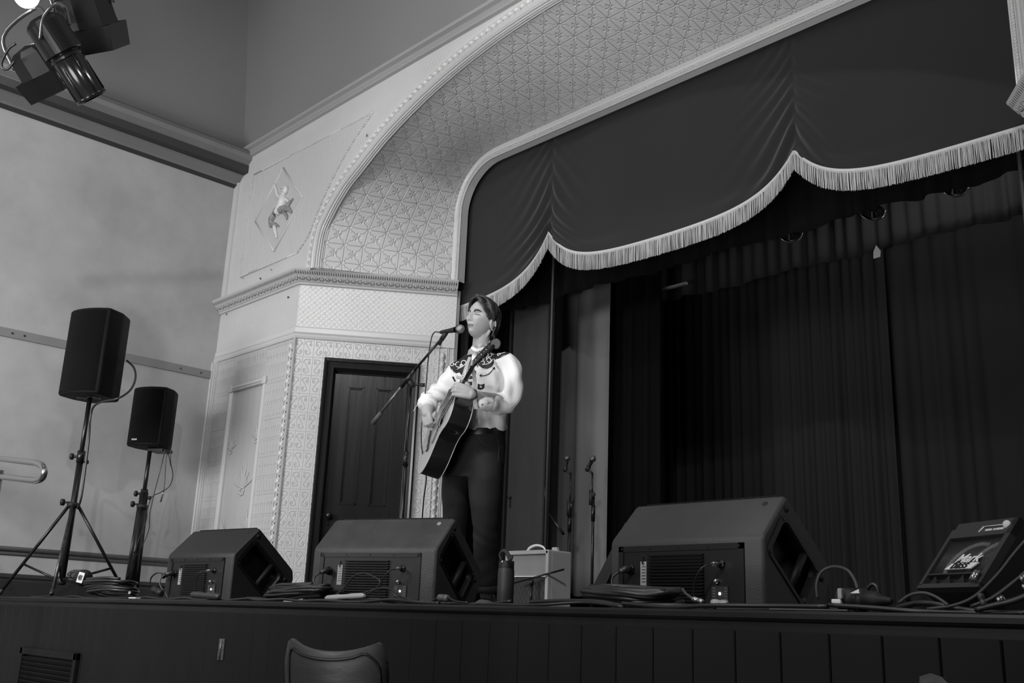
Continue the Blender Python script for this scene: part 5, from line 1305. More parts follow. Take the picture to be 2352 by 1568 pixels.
# head frame: L left of him, Fd forward, U up
hp, hy = R_(21), R_(37)
Fd = vv(-math.sin(hy)*math.cos(hp), math.sin(hp), math.cos(hy)*math.cos(hp)).normalized()
U = (vv(math.sin(hy)*math.sin(hp), math.cos(hp), -math.cos(hy)*math.sin(hp))+vv(.02, 0, 0)).normalized()
Lh = U.cross(Fd).normalized(); U = Fd.cross(Lh).normalized()
HC = sp(873, 250, 0)
def hl(l, f, u): return HC+Lh*l+Fd*f+U*u
def g2(a, sa, b, sb): return math.exp(-(a/sa)**2-(b/sb)**2)
def headshape(l, f, u):
    """unit sphere direction to the head surface, local"""
    x, y, z = l*.076, f*.094, (u*.108 if u > 0 else u*.118)
    rh = max(.22, math.sqrt(max(0, 1-u*u)))
    if u < 0: x *= rh**-.38
    if f > 0: y *= rh**((-.62 if u < 0 else -.28)*min(1, f/(.35*rh)))
    if z < -.015:
        k = (-z-.015)/.103; t = max(0, 1-.50*k**1.1); x *= t
        if y > 0: y *= (1-.02*k)+.0
        else: y *= (1-.5*k); z *= 1-.25*k*min(1, -f*1.6)
    if f > 0 and z > .03: y *= 1-.02*(z/.12)
    if f > .1:
        w_ = min(1, (f-.1)/.35); d_ = 0
        al = abs(x)
        d_ += .0100*g2(x, .0085, z+.006, .020)+.0150*g2(x, .0100, z+.024, .014)+.0120*g2(x, .0130, z+.036, .0090)
        d_ += .0060*g2(al-.012, .006, z+.040, .007)
        d_ -= .0180*g2(al-.031, .016, z-.004, .0105)
        d_ += .0075*g2(al-.031, .0115, z+.001, .0060)
        d_ += .0085*g2(al-.028, .021, z-.0195, .0065)
        d_ += .0050*g2(x, .016, z-.019, .010)
        d_ += .0075*g2(x, .021, z+.0600, .0052)-.0110*g2(x, .0175, z+.0680, .0036)+.0085*g2(x, .018, z+.0765, .0056)
        d_ -= .0030*g2(x, .005, z+.052, .005)
        d_ -= .0050*g2(x, .024, z+.0865, .006)+.0
        d_ += .0070*g2(x, .017, z+.100, .013)
        d_ += .0065*g2(al-.046, .017, z+.024, .013)
        d_ -= .0065*g2(al-.046, .016, z+.062, .018)
        y += d_*w_
    return x, y, z
b = MB(); NS, MS = 120, 110; rows = []
for j in range(MS+1):
    ph = PI*j/MS; r = []
    for i in range(NS):
        th = 2*PI*i/NS; l_, f_, u_ = math.sin(ph)*math.sin(th), math.sin(ph)*math.cos(th), -math.cos(ph)
        x, y, z = headshape(l_, f_, u_); r.append(hl(x, y, z))
    rows.append(r)
b.grid(rows, True, closed=True)
# ears
for s_ in (1, -1):
    ec = hl(.0765*s_, -.014, -.026)
    M_ = Matrix((Lh, (Fd*.95-U*.25).normalized(), (U*.95+Fd*.25).normalized())).transposed()
    e = [ec+M_ @ Vector((s_*(.004+.006*max(0, -math.cos(a)*1)), .0185*math.cos(a)*1.0, .033*math.sin(a)-.0)) for a in [R_(-100+300*k/14) for k in range(15)]]
    b.tube(e, [.0045]*15, 8); b.ell(ec+Lh*s_*.001, (.0075, .014, .026), M_, 12, 8); b.ell(ec+Lh*s_*.003+M_ @ Vector((0, .006, -.026)), (.0045, .0075, .009), M_, 10, 8)
# neck and torso core
nb = sp(868, 505, .03)
closed_tube(b, [hl(0, -.030, -.035), hl(.002, -.034, -.085), nb.lerp(hl(0, -.034, -.10), .4), nb+vv(0, -.03, 0)], [.046, .048, .050, .060], 20)
closed_tube(b, [hl(.055, -.028, -.060), sp(858, 470, -.030), sp(835, 520, -.05)], [.010, .012, .010], 8)
closed_tube(b, [nb, sp(875, 640, .02), sp(880, 850, .02), sp(885, 1050, .03), sp(884, 1120, .03)], [.06, .10, .095, .075, .07], 18)
# shoulders and arms (inside the sleeves)
LS, LE, LW = sp(1065, 610, -.06), sp(1062, 905, -.13), sp(812, 842, -.33)
RS, RE, RW = sp(690, 650, .12), sp(445, 880, .10), sp(446, 985, -.03)
closed_tube(b, [sp(880, 590, .02), LS], [.05, .05]); closed_tube(b, [sp(860, 600, .03), RS], [.05, .048])
closed_tube(b, [LS, LS.lerp(LE, .5), LE, LE.lerp(LW, .35), LE.lerp(LW, .8), LW], [.047, .043, .038, .040, .029, .0265], 14)
closed_tube(b, [RS, RS.lerp(RE, .5), RE, RE.lerp(RW, .4), RE.lerp(RW, .8), RW], [.046, .042, .038, .041, .034, .028], 14)
# legs and feet
hipc = spx(1105, 1010, .03)
closed_tube(b, [spx(1117, 1020, -.02), spx(1113, 1100, -.05), spx(1115, 1210, -.06), spx(1115, 1300, -.02), spx(1116, 1368, -.02)], [.05, .06, .045, .040, .034])
closed_tube(b, [spx(1080, 1020, .06), spx(1048, 1100, .10), spx(1045, 1210, .12), spx(1043, 1300, .16), spx(1040, 1368, .16)], [.05, .06, .045, .040, .034])
b.ell(spx(1104, 1030, .04), (.085, .085, .07), None, 14, 10)
def hand(mb, W0, ydir, back, curl, spread, side, thumb, s=1.0, palm_len=.088):
    """W0 wrist, ydir towards the knuckles, back = normal of the back of the hand, side = +1 thumb on the +x side"""
    y = ydir.normalized(); z = (back-y*back.dot(y)).normalized(); x = y.cross(z)
    def Lc(a, c, d): return W0+x*a*s+y*c*s+z*d*s
    # palm: four metacarpal ridges fused
    bases = []
    for k, (bx_, ln) in enumerate(((.030, .090), (.011, .094), (-.009, .089), (-.028, .080))):
        bx_ *= side; base = Lc(bx_, palm_len*ln/.09, .004 if k in (1, 2) else 0); bases.append(base)
        closed_tube(mb, [Lc(bx_*.55, .0, 0), Lc(bx_*.85, palm_len*.5, .003), base], [.0175*s, .0155*s, .0125*s], 10, 3)
    mb.ell(Lc(side*.018, .035, -.009), (.018*s, .030*s, .013*s), Matrix((x, y, z)).transposed(), 12, 8)
    mb.ell(Lc(-side*.02, .035, -.008), (.014*s, .034*s, .012*s), Matrix((x, y, z)).transposed(), 12, 8)
    tips = []
    for k, base in enumerate(bases):
        L3 = [(.042, .026, .020), (.047, .030, .021), (.043, .028, .021), (.034, .021, .018)][k]; r0 = [.0092, .0095, .0090, .0080][k]*s
        cur = base; ang = 0; pts = [base]; xs_ = x*math.sin(spread[k])*side
        for q in range(3):
            ang += curl[k][q]; d_ = (y*math.cos(ang)-z*math.sin(ang)+xs_*math.cos(ang)).normalized(); cur = cur+d_*L3[q]*s; pts.append(cur)
        closed_tube(mb, pts, [r0*1.08, r0, r0*.95, r0*.78], 9, 4); tips.append(pts)
    tb = Lc(side*.026, .018, -.008); cur = tb; pts = [tb]
    for (tx, ty, tz, ln) in thumb:
        d_ = (x*tx*side+y*ty+z*tz).normalized(); cur = cur+d_*ln*s; pts.append(cur)
    closed_tube(mb, pts, [.0150*s, .0125*s, .0110*s, .0085*s], 10, 4)
    return tips
# fretting hand: back of the hand to the hall, fingers wrapped over the neck
closed_tube(b, [LW, sp(790, 832, -.35)], [.0265, .024])
hand(b, sp(792, 832, -.35), vv(-.90, .28, .05), vv(-.05, .30, .95), [(1.25, 1.35, .8), (1.2, 1.4, .8), (1.15, 1.4, .8), (1.1, 1.4, .8)], (.03, .0, -.04, -.10), 1, [(.75, .65, .15, .040), (.35, .92, -.1, .034), (.1, .95, -.35, .026)], s=.98)
# strumming hand
hand(b, RW, vv(.10, -.90, .12), vv(-.62, -.05, .78), [(1.2, 1.5, .9), (1.3, 1.55, .9), (1.35, 1.55, .9), (1.4, 1.55, .9)], (.0, .0, -.02, -.04), 1, [(.45, .7, -.6, .036), (.1, .85, -.8, .030), (-.1, .7, -.8, .024)], s=.92, palm_len=.066)
remesh(b, 'body', m_skin, sing, .0036, 2)

# eyes, brows, mouth, lashes
b = MB()
for s_ in (1, -1):
    xx, yy, zz = headshape(.031*s_/.073/1.0, .88, -.0)
    for k in range(1): pass
def face(l, u, out=.0):
    """point of the face surface in front at local l,u"""
    lo, hi = 0, .14
    # march from outside using the head function along f
    best = None
    uu = u/(.108 if u > 0 else .118); ll = l/.076
    for it in range(6):
        r2 = max(0, 1-ll*ll-uu*uu); x, y, z = headshape(ll, math.sqrt(r2), uu)
        ll += (l-x)/.076; uu += (u-z)/.12
    return hl(l, y+out, u)
for s_ in (1, -1):
    eb = MB(); pts = [face(s_*(.016+.030*k/6), -.0005+.0045*math.sin(PI*(k/6))*-1*.6-.001*k/6, -.0005) for k in range(7)]
    eb.tube(cat(pts, 3), [.0012]+[.0019]*17+[.0012], 6) if False else eb.tube(cat(pts, 3), .0020, 6); eb.build('eyelashes', m_hair, sing)
    eb = MB(); pts = [face(s_*(.013+.036*k/6), .0150+.0060*math.sin(PI*(k/6)*.9)-(.004 if k == 0 else 0), .0005) for k in range(7)]; P = cat(pts, 3); n_ = len(P)
    eb.tube(P, [.0024+.0030*math.sin(PI*min(1, (i+2)/n_)) for i in range(n_)], 6); eb.build('eyebrow', m_hair, sing)
    eb = MB(); eb.tube(cat([face(s_*(.019+.024*k/4), .0045+.0035*math.sin(PI*k/4), -.002) for k in range(5)], 3), .0013, 5); eb.build('eyelid_crease', m_skin2, sing)
    eb = MB(); eb.ell(face(s_*.0075, -.0435, -.0015), (.0028, .0028, .0022), None, 8, 6); eb.build('nostril', m_yoke, sing)
b = MB(); b.tube(cat([face(.020*q/4, -.0680+.0010*abs(q/4), -.0015) for q in range(-4, 5)], 3), [.0015]+[.0032]*23+[.0015], 8) ; b.build('mouth', m_yoke, sing)
b = MB(); b.tube(cat([face(.0205*q/4, -.0635-.0025*(abs(q)/4)**2+(-.0012 if q == 0 else 0), -.0010) for q in range(-4, 5)], 3), [.001]+[.0034]*23+[.001], 8); b.tube(cat([face(.0185*q/4, -.0745+.0045*(abs(q)/4)**2, -.0018) for q in range(-4, 5)], 3), [.001]+[.0040]*23+[.001], 8); b.build('lips', m_skin2, sing)

# hair: scalp shell and combed locks
hb = MB(); rows = []; NS, MS = 90, 60; rndh = random.Random(4)
for j in range(MS+1):
    ph = PI*.72*j/MS; r = []
    for i in range(NS):
        th = 2*PI*i/NS; l_, f_, u_ = math.sin(ph)*math.sin(th), math.sin(ph)*math.cos(th), math.cos(ph)
        k = 1.0
        # front hairline: pull in under the forehead below the line
        lim = .56+.16*abs(l_) if f_ > .25 else -1
        x, y, z = l_*.086, (f_*.101 if f_ > 0 else f_*.116)-.006, u_*.121-.002
        hlim = .062+.016*abs(l_); fl_ = .50+.16*max(0, l_) if z > .0 else .50-1.0*min(1, -z/.02)
        if f_ > fl_-.10 and z < hlim:
            q = min(1, (f_-fl_+.10)/.12)*min(1, (hlim-z)/.010); x *= 1-(.26 if z > -.01 else .45)*q; y *= 1-(.32 if z > -.01 else .50)*q; z = max(z, -.035)
        x *= 1+.015*math.sin(th*23+ph*3); r.append(hl(x, y, z))
    rows.append(r)
hb.grid(rows, True, closed=True); hb.add(rows[-1]+[hl(0, -.01, -.03)], [(i, (i+1) % NS, NS) for i in range(NS)])
def lock(pts, r, fl=.40):
    P = cat([hl(*p) for p in pts], 5); n_ = len(P)
    hb.tube(P, [r*(.35+.65*math.sin(PI*min(1, (i/(n_-1))*.80+.16))) for i in range(n_)], 7, True, True, fl)
for side in (1, -1):
    for k in range(34):
        t = k/33; f0 = .074-.150*t+rndh.uniform(-.004, .004); pl_ = -.012+rndh.uniform(-.004, .004)
        amax = 2.05 if f0 < -.035 else (1.42 if f0 < .03 else 1.50)
        amax += rndh.uniform(-.12, .10)
        pts = []
        for q in range(7):
            a = amax*q/6
            rl = .088+.003*math.sin(q*1.3+k); ru = .122+rndh.uniform(-.002, .003)
            fx = f0 - (.050 if f0 > .02 else .03)*(q/6)**1.3 - (.020*(q/6) if f0 > .05 else 0)
            lift = .006*math.sin(min(PI, a*2.2))*(1 if f0 > .0 else .5)
            yy = max(-.118, fx)
            sc_ = math.sqrt(max(.05, 1-(max(0, -yy-.02)/.105)**2))
            sc_ = max(sc_, .35)
            pts.append((pl_*(1-q/6)+side*math.sin(a)*(rl*sc_), yy, math.cos(a)*ru*(sc_ if a < 1.57 else 1)+lift-(.0)))
        lock(pts, rndh.uniform(.010, .015))
for k in range(16):                                   # back of the head down to the nape
    a0 = (k-7.5)/7.5*1.25; pts = []
    for q in range(6):
        b_ = .5+1.75*q/5
        pts.append((math.sin(a0)*.082*math.sin(min(b_, 1.6)), -math.cos(a0)*.120*math.sin(min(b_, 1.75))*(1-.10*max(0, b_-1.7)), math.cos(b_)*.120-.012*max(0, b_-1.6)))
    lock(pts, .015)
for k in range(9):                                    # forelock over the near temple
    t = k/8; pts = [(-.010+.004*t, .078-.008*t, .106+.006*t), (.014+.010*t, .096-.012*t, .098), (.038+.010*t, .092-.016*t, .074), (.056+.007*t, .074-.018*t, .046), (.070+.004*t, .050-.018*t, .016-.006*t), (.076, .034-.014*t, -.006-.010*t)]
    lock(pts, .0095)
for k in range(6):
    t = k/5; pts = [(-.016, .076-.01*t, .108), (-.034-.004*t, .086-.014*t, .092), (-.052-.006*t, .072-.012*t, .068), (-.066, .054-.01*t, .036), (-.073, .036, .010)]
    lock(pts, .0095)
ho = remesh(hb, 'hair', m_hair, sing, .0040, 7, lambda p, n_: p+n_*(.0012*noise.noise(Vector(((p-HC).dot(Lh)*60, (p-HC).dot(Fd)*22, (p-HC).dot(U)*34)))*2+.0009*math.sin(math.atan2((p-HC).dot(Fd), (p-HC).dot(U)+.02)*70+(p-HC).length*60)))

# ------------------------------------------------------------------ shirt
b = MB()
def ring(cx, cy, a, bd, dep, tw=0, n=28, e=2.3):
    out = []
    for k in range(n):
        t = 2*PI*k/n; c, s_ = math.cos(t), math.sin(t)
        x = math.copysign(abs(c)**(2/e), c)*a; z = math.copysign(abs(s_)**(2/e), s_)*bd
        out.append(sp(cx, cy, dep)+VX*x+VZ*z+VY*(tw*c))
    return out
Z_ = .0007296
rings = [ring(872, 478, .052, .055, .03, -.0), ring(868, 505, .066, .068, .03, 0), ring(870, 545, 165*Z_, .088, .02, .012), ring(872, 590, 205*Z_, .108, .02, .018), ring(872, 660, 212*Z_, .122, .015, .010),
         ring(880, 760, 208*Z_, .125, .01), ring(888, 860, 200*Z_, .120, .015), ring(890, 960, 190*Z_, .115, .02), ring(884, 1030, 184*Z_, .112, .025), ring(882, 1075, 186*Z_, .116, .03, -.004), ring(882, 1104, 181*Z_, .112, .03, -.008), ring(882, 1112, 160*Z_, .095, .03, -.008)]
b.grid(rings, True, closed=True); b.add(rings[0], [tuple(range(28))]); b.add(rings[-1], [tuple(range(28))])
b.ell(sp(1040, 1088, .03), (.026, .03, .022), None, 14, 10)
# sleeves
closed_tube(b, [sp(1010, 590, -.03), sp(1090, 600, -.06), sp(1118, 690, -.09), sp(1108, 800, -.11), sp(1072, 885, -.13), sp(1010, 915, -.17), sp(935, 905, -.23), sp(870, 893, -.275)], [.055, .060, .060, .060, .058, .056, .048, .036], 20)
closed_tube(b, [sp(760, 620, .06), sp(680, 660, .11), sp(620, 740, .11), sp(545, 815, .10), sp(470, 870, .08), sp(442, 905, .04)], [.055, .060, .060, .058, .054, .048], 20)
# collar
def folds(p, n_):
    q = p-HC; x, y, z = q.dot(VX), q.dot(VY), q.dot(VZ)
    d_ = .0035*noise.noise(Vector((x*9, y*9, z*9)))
    # sleeve creases round the near elbow
    e1 = sp(1060, 900, -.13); r = (p-e1).length
    d_ += .009*math.sin((p-sp(1000, 760, -.1)).length*95+4*noise.noise(q*7))*math.exp(-(r/.12)**2)
    e2 = sp(500, 850, .09); r = (p-e2).length
    d_ += .009*math.sin((p-sp(640, 640, .1)).length*100+x*20+4*noise.noise(q*7))*math.exp(-(r/.13)**2)
    e3 = sp(1120, 700, -.1); r = (p-e3).length; d_ += .007*math.sin((p-e3).dot(VX)*90+(p-e3).dot(VY)*18+3*noise.noise(q*5))*math.exp(-(r/.12)**2)
    # long folds under the arm and down the body
    zy = ((p-sp(880, 1000, 0)).dot(VY))
    if zy < .12: d_ += .0055*math.sin((x*1.0+zy*.35)*75)*math.exp(-((zy+.03)/.09)**2)
    d_ += .004*math.sin((x*.8-y*.6)*60+3*noise.noise(q*6))*.6
    return p+n_*d_
so_ = remesh(b, 'shirt', m_shirt, sing, .0034, 4, folds, [m_yoke])
def to_z(p):
    v = p-CAM; d_ = v.dot(CD); return (1176+F*v.dot(CR)/d_-850)*3.4075, (784-F*v.dot(CU)/d_-660)*3.4075
def inpoly(x, y, P):
    c = False; j = len(P)-1
    for i in range(len(P)):
        if (P[i][1] > y) != (P[j][1] > y) and x < (P[j][0]-P[i][0])*(y-P[i][1])/(P[j][1]-P[i][1])+P[i][0]: c = not c
        j = i
    return c
YK = [[(800, 500), (760, 500), (700, 560), (620, 600), (632, 640), (655, 665), (675, 672), (700, 665), (715, 690), (740, 640), (790, 600)],
      [(845, 520), (900, 470), (960, 470), (1070, 490), (1100, 512), (1010, 555), (975, 570), (975, 595), (950, 625), (915, 638), (880, 632), (850, 610), (800, 600), (815, 560)],
      [(735, 650), (830, 650), (830, 678), (730, 676)], [(730, 700), (805, 690), (806, 715), (735, 722)], [(728, 745), (800, 735), (800, 765), (738, 770)],
      [(842, 752), (868, 760), (898, 752), (893, 790), (868, 802), (840, 796)], [(640, 700), (655, 695), (672, 735), (660, 738)]]
me = so_.data
def nearseg(x, y, P):
    best = (9e9, 0, 0)
    for i in range(len(P)):
        ax_, ay_ = P[i-1]; bx2, by2 = P[i]; dx, dy = bx2-ax_, by2-ay_; L2 = dx*dx+dy*dy or 1
        t = max(0, min(1, ((x-ax_)*dx+(y-ay_)*dy)/L2)); qx, qy = ax_+dx*t, ay_+dy*t; d2 = (x-qx)**2+(y-qy)**2
        if d2 < best[0]: best = (d2, qx-x, qy-y)
    return best
for v_ in me.vertices:
    zx, zy = to_z(v_.co)
    if 460 < zy < 820 and 610 < zx < 1100 and v_.normal.dot(CAM-v_.co) > 0:
        bst = min((nearseg(zx, zy, q) for q in YK), key=lambda q: q[0])
        if bst[0] < 2.7**2: v_.co += VX*bst[1]*Z_-VY*bst[2]*Z_
me.update()
for p in me.polygons:
    c = p.center; zx, zy = to_z(c)
    if zy < 820 and (c-sp(880, 600, 0)).length < .45:
        armd = (zx > 1075 and zy > 530) or zx < 622
        if not armd and any(inpoly(zx, zy, q) for q in YK): p.material_index = 1
dg = bpy.context.evaluated_depsgraph_get
bvs = BVHTree.FromPolygons([v_.co.copy() for v_ in me.vertices], [tuple(p.vertices) for p in me.polygons])
def onshirt(zx, zy, off=.0015):
    v = ray(850+zx/3.4075, 660+zy/3.4075).normalized(); h_ = bvs.ray_cast(CAM, v)
    if h_[0] is None or h_[1].dot(v) > -.12: return None
    return h_[0]-v*off
def stitch(name, lines, r, m):
    b = MB()
    for ln in lines:
        pts = [p for p in (onshirt(*q) for q in ln) if p is not None]
        if len(pts) > 2 or (len(pts) == 2 and len(ln) == 2): b.tube(cat(pts, 4), r, 5)
    return b.build(name, m, so_)
m_thr = mat('thread_white', 235, .5)
def curl(cx, cy, r, a0, a1, n=9, k=.35): return [(cx+r*(1-k*i/n)*math.cos(a0+(a1-a0)*i/n), cy+r*(1-k*i/n)*math.sin(a0+(a1-a0)*i/n)) for i in range(n+1)]
stitch('embroidery', [curl(690, 600, 26, 0, 5), curl(735, 590, 24, 2, 7), curl(665, 585, 18, 1, 5), curl(640, 600, 14, 0, 5), [(680, 640), (720, 620), (755, 590), (775, 570)], curl(715, 612, 12, 3, 8)], .0024, m_thr)
stitch('embroidery', [curl(930, 520, 26, 0, 5), curl(900, 560, 22, 2, 7), curl(960, 505, 20, 1, 6), curl(880, 590, 20, 3, 8), curl(930, 570, 20, 4, 9), curl(1010, 520, 14, 2, 7), [(860, 590), (890, 560), (930, 530), (970, 495), (990, 490)], [(880, 600), (915, 600), (945, 585), (960, 560)], [(1000, 535), (1030, 515), (1060, 508)], curl(868, 775, 8, 0, 5)], .0024, m_thr)
stitch('yoke_piping', [[(625, 605), (640, 640), (665, 668), (700, 668)], [(850, 612), (880, 634), (920, 638), (952, 622), (972, 592), (985, 565), (1040, 535), (1095, 514)]], .0012, m_thr)
stitch('arrow_trim', [[(858, 688), (890, 690), (925, 678), (950, 655), (975, 625)], [(858, 688), (873, 680)], [(858, 688), (872, 698)], [(975, 625), (960, 632)], [(975, 625), (975, 642)]], .0024, m_yoke)
stitch('placket_edge', [[(745, 690), (755, 740), (762, 780)], [(755, 905), (748, 1000), (742, 1100)]], .0012, m_yoke)
# collar flaps
cb = MB()
for pts in ([(805, 455), (770, 490), (760, 530), (800, 520), (830, 500)], [(905, 470), (935, 455), (945, 500), (880, 560), (840, 520)]):
    P0 = [onshirt(x, y, .010) or sp(x, y, -.07) for x, y in pts]; P1 = [onshirt(x, y, .003) or sp(x, y, -.06) for x, y in pts]; n_ = len(pts)
    cb.add(P0+P1, [tuple(range(n_)), tuple(range(n_, 2*n_))]+[(i, (i+1) % n_, n_+(i+1) % n_, n_+i) for i in range(n_)], False)
cb.tube(cat([sp(800, 470, -.06), sp(835, 490, -.075), sp(890, 478, -.06), sp(935, 455, -.02), sp(945, 440, .03), sp(900, 445, .09), sp(830, 455, .08), sp(800, 470, -.0)], 5), .013, 8, flat=.6)
cb.build('collar', m_shirt, so_)
# cuff with snaps, rolled cuff
cu = MB(); M_ = axes(sp(870, 893, -.275)-sp(1000, 915, -.18))
closed_tube(cu, [sp(925, 905, -.245), sp(862, 896, -.285)], [.046, .043], 20); cu.build('cuff', m_shirt, so_)
cu = MB(); closed_tube(cu, [sp(850, 940, -.29), sp(890, 945, -.28), sp(935, 932, -.26), sp(955, 925, -.245)], [.004, .008, .008, .004], 8); cu.build('cuff_opening', m_yoke, so_)
for (x, y) in ((876, 915), (922, 905)):
    cu = MB(); cu.ell(sp(x, y, -.325), (.0055, .0055, .0055), None, 10, 8); cu.build('snap_button', m_chr, so_)
cu = MB(); cu.lathe([(.044, .000), (.058, .004), (.060, .020), (.057, .040), (.050, .044)], sp(443, 930, .045), axes((sp(470, 860, .08)-sp(441, 935, .02))), 24); cu.build('rolled_cuff', m_shirt, so_)
# ------------------------------------------------------------------ jeans, belt, shoes
b = MB()
def pring(px, py, hw, bd, dep, n=28, tw=0): return [spx(px, py, dep)+VX*hw*math.cos(2*PI*k/n)+VZ*bd*math.sin(2*PI*k/n)+VY*tw*math.cos(2*PI*k/n) for k in range(n)]
PXM = 5.82/F
rr_ = [pring(1108, 984, 50*PXM, .108, .03), pring(1107, 1000, 53*PXM, .118, .03), pring(1104, 1030, 58*PXM, .130, .03), pring(1098, 1062, 63*PXM, .135, .03), pring(1092, 1090, 62*PXM, .12, .03)]
b.grid(rr_, True, closed=True); b.add(rr_[0], [tuple(range(28))]); b.add(rr_[-1], [tuple(range(28))])
closed_tube(b, [spx(1114, 1050, -.01), spx(1113, 1100, -.04), spx(1114, 1160, -.05), spx(1114, 1215, -.06), spx(1115, 1280, -.03), spx(1115, 1340, -.02)], [.100, .098, .084, .070, .066, .064], 22)
closed_tube(b, [spx(1068, 1050, .06), spx(1050, 1100, .09), spx(1047, 1160, .11), spx(1045, 1215, .12), spx(1043, 1290, .15), spx(1041, 1345, .16)], [.098, .090, .078, .068, .064, .062], 22)
def jf(p, n_):
    zk = (p-spx(1113, 1220, -.05)); r = zk.length; d_ = .0055*math.sin(zk.dot(VY)*80+zk.dot(VX)*55+5*noise.noise(p*5))*math.exp(-(r/.07)**2)
    zk = (p-spx(1113, 1310, -.02)); d_ += .004*math.sin(zk.dot(VY)*70-zk.dot(VX)*50+5*noise.noise(p*5))*math.exp(-(zk.length/.07)**2)
    d_ += .004*noise.noise(p*9)
    return p+n_*d_
jo = remesh(b, 'jeans', m_jean, sing, .007, 3, jf)
for (x, y, dep) in ((1115, 1354, -.02), (1041, 1358, .16)):
    cu = MB(); c = spx(x, y, dep); cu.lathe([(.058, -.024), (.068, -.024), (.069, 0), (.066, .022), (.058, .022)], c, None, 24)
    cu.build('turned_up_hem', m_jean, jo)
b = MB(); r0 = [pring(1108, 978, 50*PXM+.006, .117, .03), pring(1108, 984, 51*PXM+.009, .120, .03), pring(1108, 992, 52.5*PXM+.007, .122, .03)]; b.grid(r0, True, closed=True); b.build('belt', mat('belt_leather', 22, .35), jo)
bvj = BVHTree.FromPolygons([v_.co.copy() for v_ in jo.data.vertices], [tuple(p.vertices) for p in jo.data.polygons])
def onj(px, py):
    v = ray(px, py).normalized(); h_ = bvj.ray_cast(CAM, v); return (h_[0] if h_[0] is not None else spx(px, py, -.1))-v*.001
b = MB(); b.tube(cat([onj(1098, 998), onj(1104, 1012), onj(1118, 1022), onj(1140, 1024)], 4), .0012, 5); b.tube(cat([onj(1142, 1005), onj(1146, 1030), onj(1144, 1060)], 4), .0012, 5); b.build('pocket_stitching', mat('stitch_grey', 75, .6), jo)
m_shoe = mat('shoe_suede', 120, .6, vary=.1)
fw = vv(-.55, 0, .83); fw.z = 0; fw.normalize(); sd_ = Vector((-fw.y, fw.x, 0))
for (x, y, dep) in ((1116, 1372, -.02), (1040, 1372, .16)):
    c = spx(x, y, dep); c.z = 0
    b = MB(); rows = []
    for k in range(15):
        t = k/14; cx = -.075+.27*t; hw = .034+.012*math.sin(PI*min(1, t*1.15))-.004*t; 
        if t > .85: hw *= math.sqrt(max(.03, 1-((t-.85)/.152)**2))
        hh = .10-.055*min(1, t*1.6)**1.5 if t < .9 else .045*math.sqrt(max(.05, 1-((t-.9)/.102)**2))
        if k == 0: hw *= .5
        rows.append([c+fw*cx+sd_*hw*math.cos(2*PI*q/16)+Vector((0, 0, max(.004, hh*.5+hh*.5*math.sin(2*PI*q/16)))) for q in range(16)])
    b.grid(rows, True, closed=True); b.add(rows[0], [tuple(range(16))]); b.add(rows[-1], [tuple(range(16))]); b.build('shoe', m_shoe, sing)
b = MB(); M_ = axes(sp(790, 832, -.35)-LW); c = sp(800, 838, -.345)
b.tube([c+M_ @ Vector((.029*math.cos(2*PI*k/24), .029*math.sin(2*PI*k/24), 0)) for k in range(25)], .0035, 6); b.build('bracelet', m_yoke, sing)

# ------------------------------------------------------------------ guitar
B0g = sp(388, 1345, .06); Ng = sp(800, 592, -.40)
ga = (Ng-B0g).normalized(); NL = (Ng-B0g).length
gn = vv(-.95, .275, .16); gn = (gn-ga*gn.dot(ga)).normalized(); gw = ga.cross(gn).normalized()
if gw.dot(VZ) < 0: gw = -gw
gt = thing('acoustic_guitar', 'dreadnought acoustic guitar with dark sides held steeply by the singer', 'guitar', B0g+ga*.2)
def gp(w_, a_, n_=0): return B0g+gw*w_+ga*a_+gn*n_
OUT = [(0, 0), (.075, .003), (.135, .030), (.178, .085), (.190, .145), (.178, .215), (.142, .285), (.122, .335), (.124, .385), (.140, .435), (.142, .480), (.120, .520), (.075, .545), (.028, .552)]
prof = [(p.x, p.y) for p in cat([Vector((a_, b_, 0)) for a_, b_ in OUT], 4)]; prof[0] = (0, 0)
full = prof+[(-x, y) for x, y in prof[::-1][:-1]]
TH = .112
m_side = mat('guitar_side', 30, .14, spec=.6, coat=.8, vary=.3, vscale=6)
m_top = mat('guitar_top', 165, .25, spec=.5, coat=.5, vary=.06, vscale=8)
m_bind = mat('guitar_binding', 190, .35)
b = MB(); b.grid([[gp(x, y, 0) for x, y in full], [gp(x, y, -TH*.5) for x, y in full], [gp(x, y, -TH) for x, y in full]], True, closed=True)
b.build('sides', m_side, gt)
nf = len(full); ci = gp(0, .27, -TH-.004); b = MB(); b.add([gp(x, y, -TH) for x, y in full]+[ci], [(i, (i+1) % nf, nf) for i in range(nf)]); b.build('back', m_side, gt)
SHc, SHr = .365, .052
b = MB(); hole = [(SHr*math.cos(2*PI*k/nf), SHc+SHr*math.sin(2*PI*k/nf)) for k in range(nf)]
hs = [(SHr*math.sin(a_), SHc+SHr*math.cos(a_)) for a_ in [math.atan2(x, y-SHc) for x, y in full]]
b.grid([[gp(x, y, .001) for x, y in full], [gp(x*.5+hx*.5, y*.5+hy_*.5, .002) for (x, y), (hx, hy_) in zip(full, hs)], [gp(x, y, .001) for x, y in hs], [gp(x, y, -.004) for x, y in hs]], False, closed=True); to = b.build('soundboard', m_top, gt)
b = MB(); b.tube([gp(x, y, -.001) for x, y in full]+[gp(*full[0], -.001)], .0030, 6); b.tube([gp(x, y, -TH+.001) for x, y in full]+[gp(*full[0], -TH)], .0026, 6); b.build('binding', m_bind, gt)
b = MB(); b.lathe([(0, 0), (.0515, 0)], gp(0, SHc, -.03), axes(gn), 24); b.build('soundhole', m_yoke, gt)
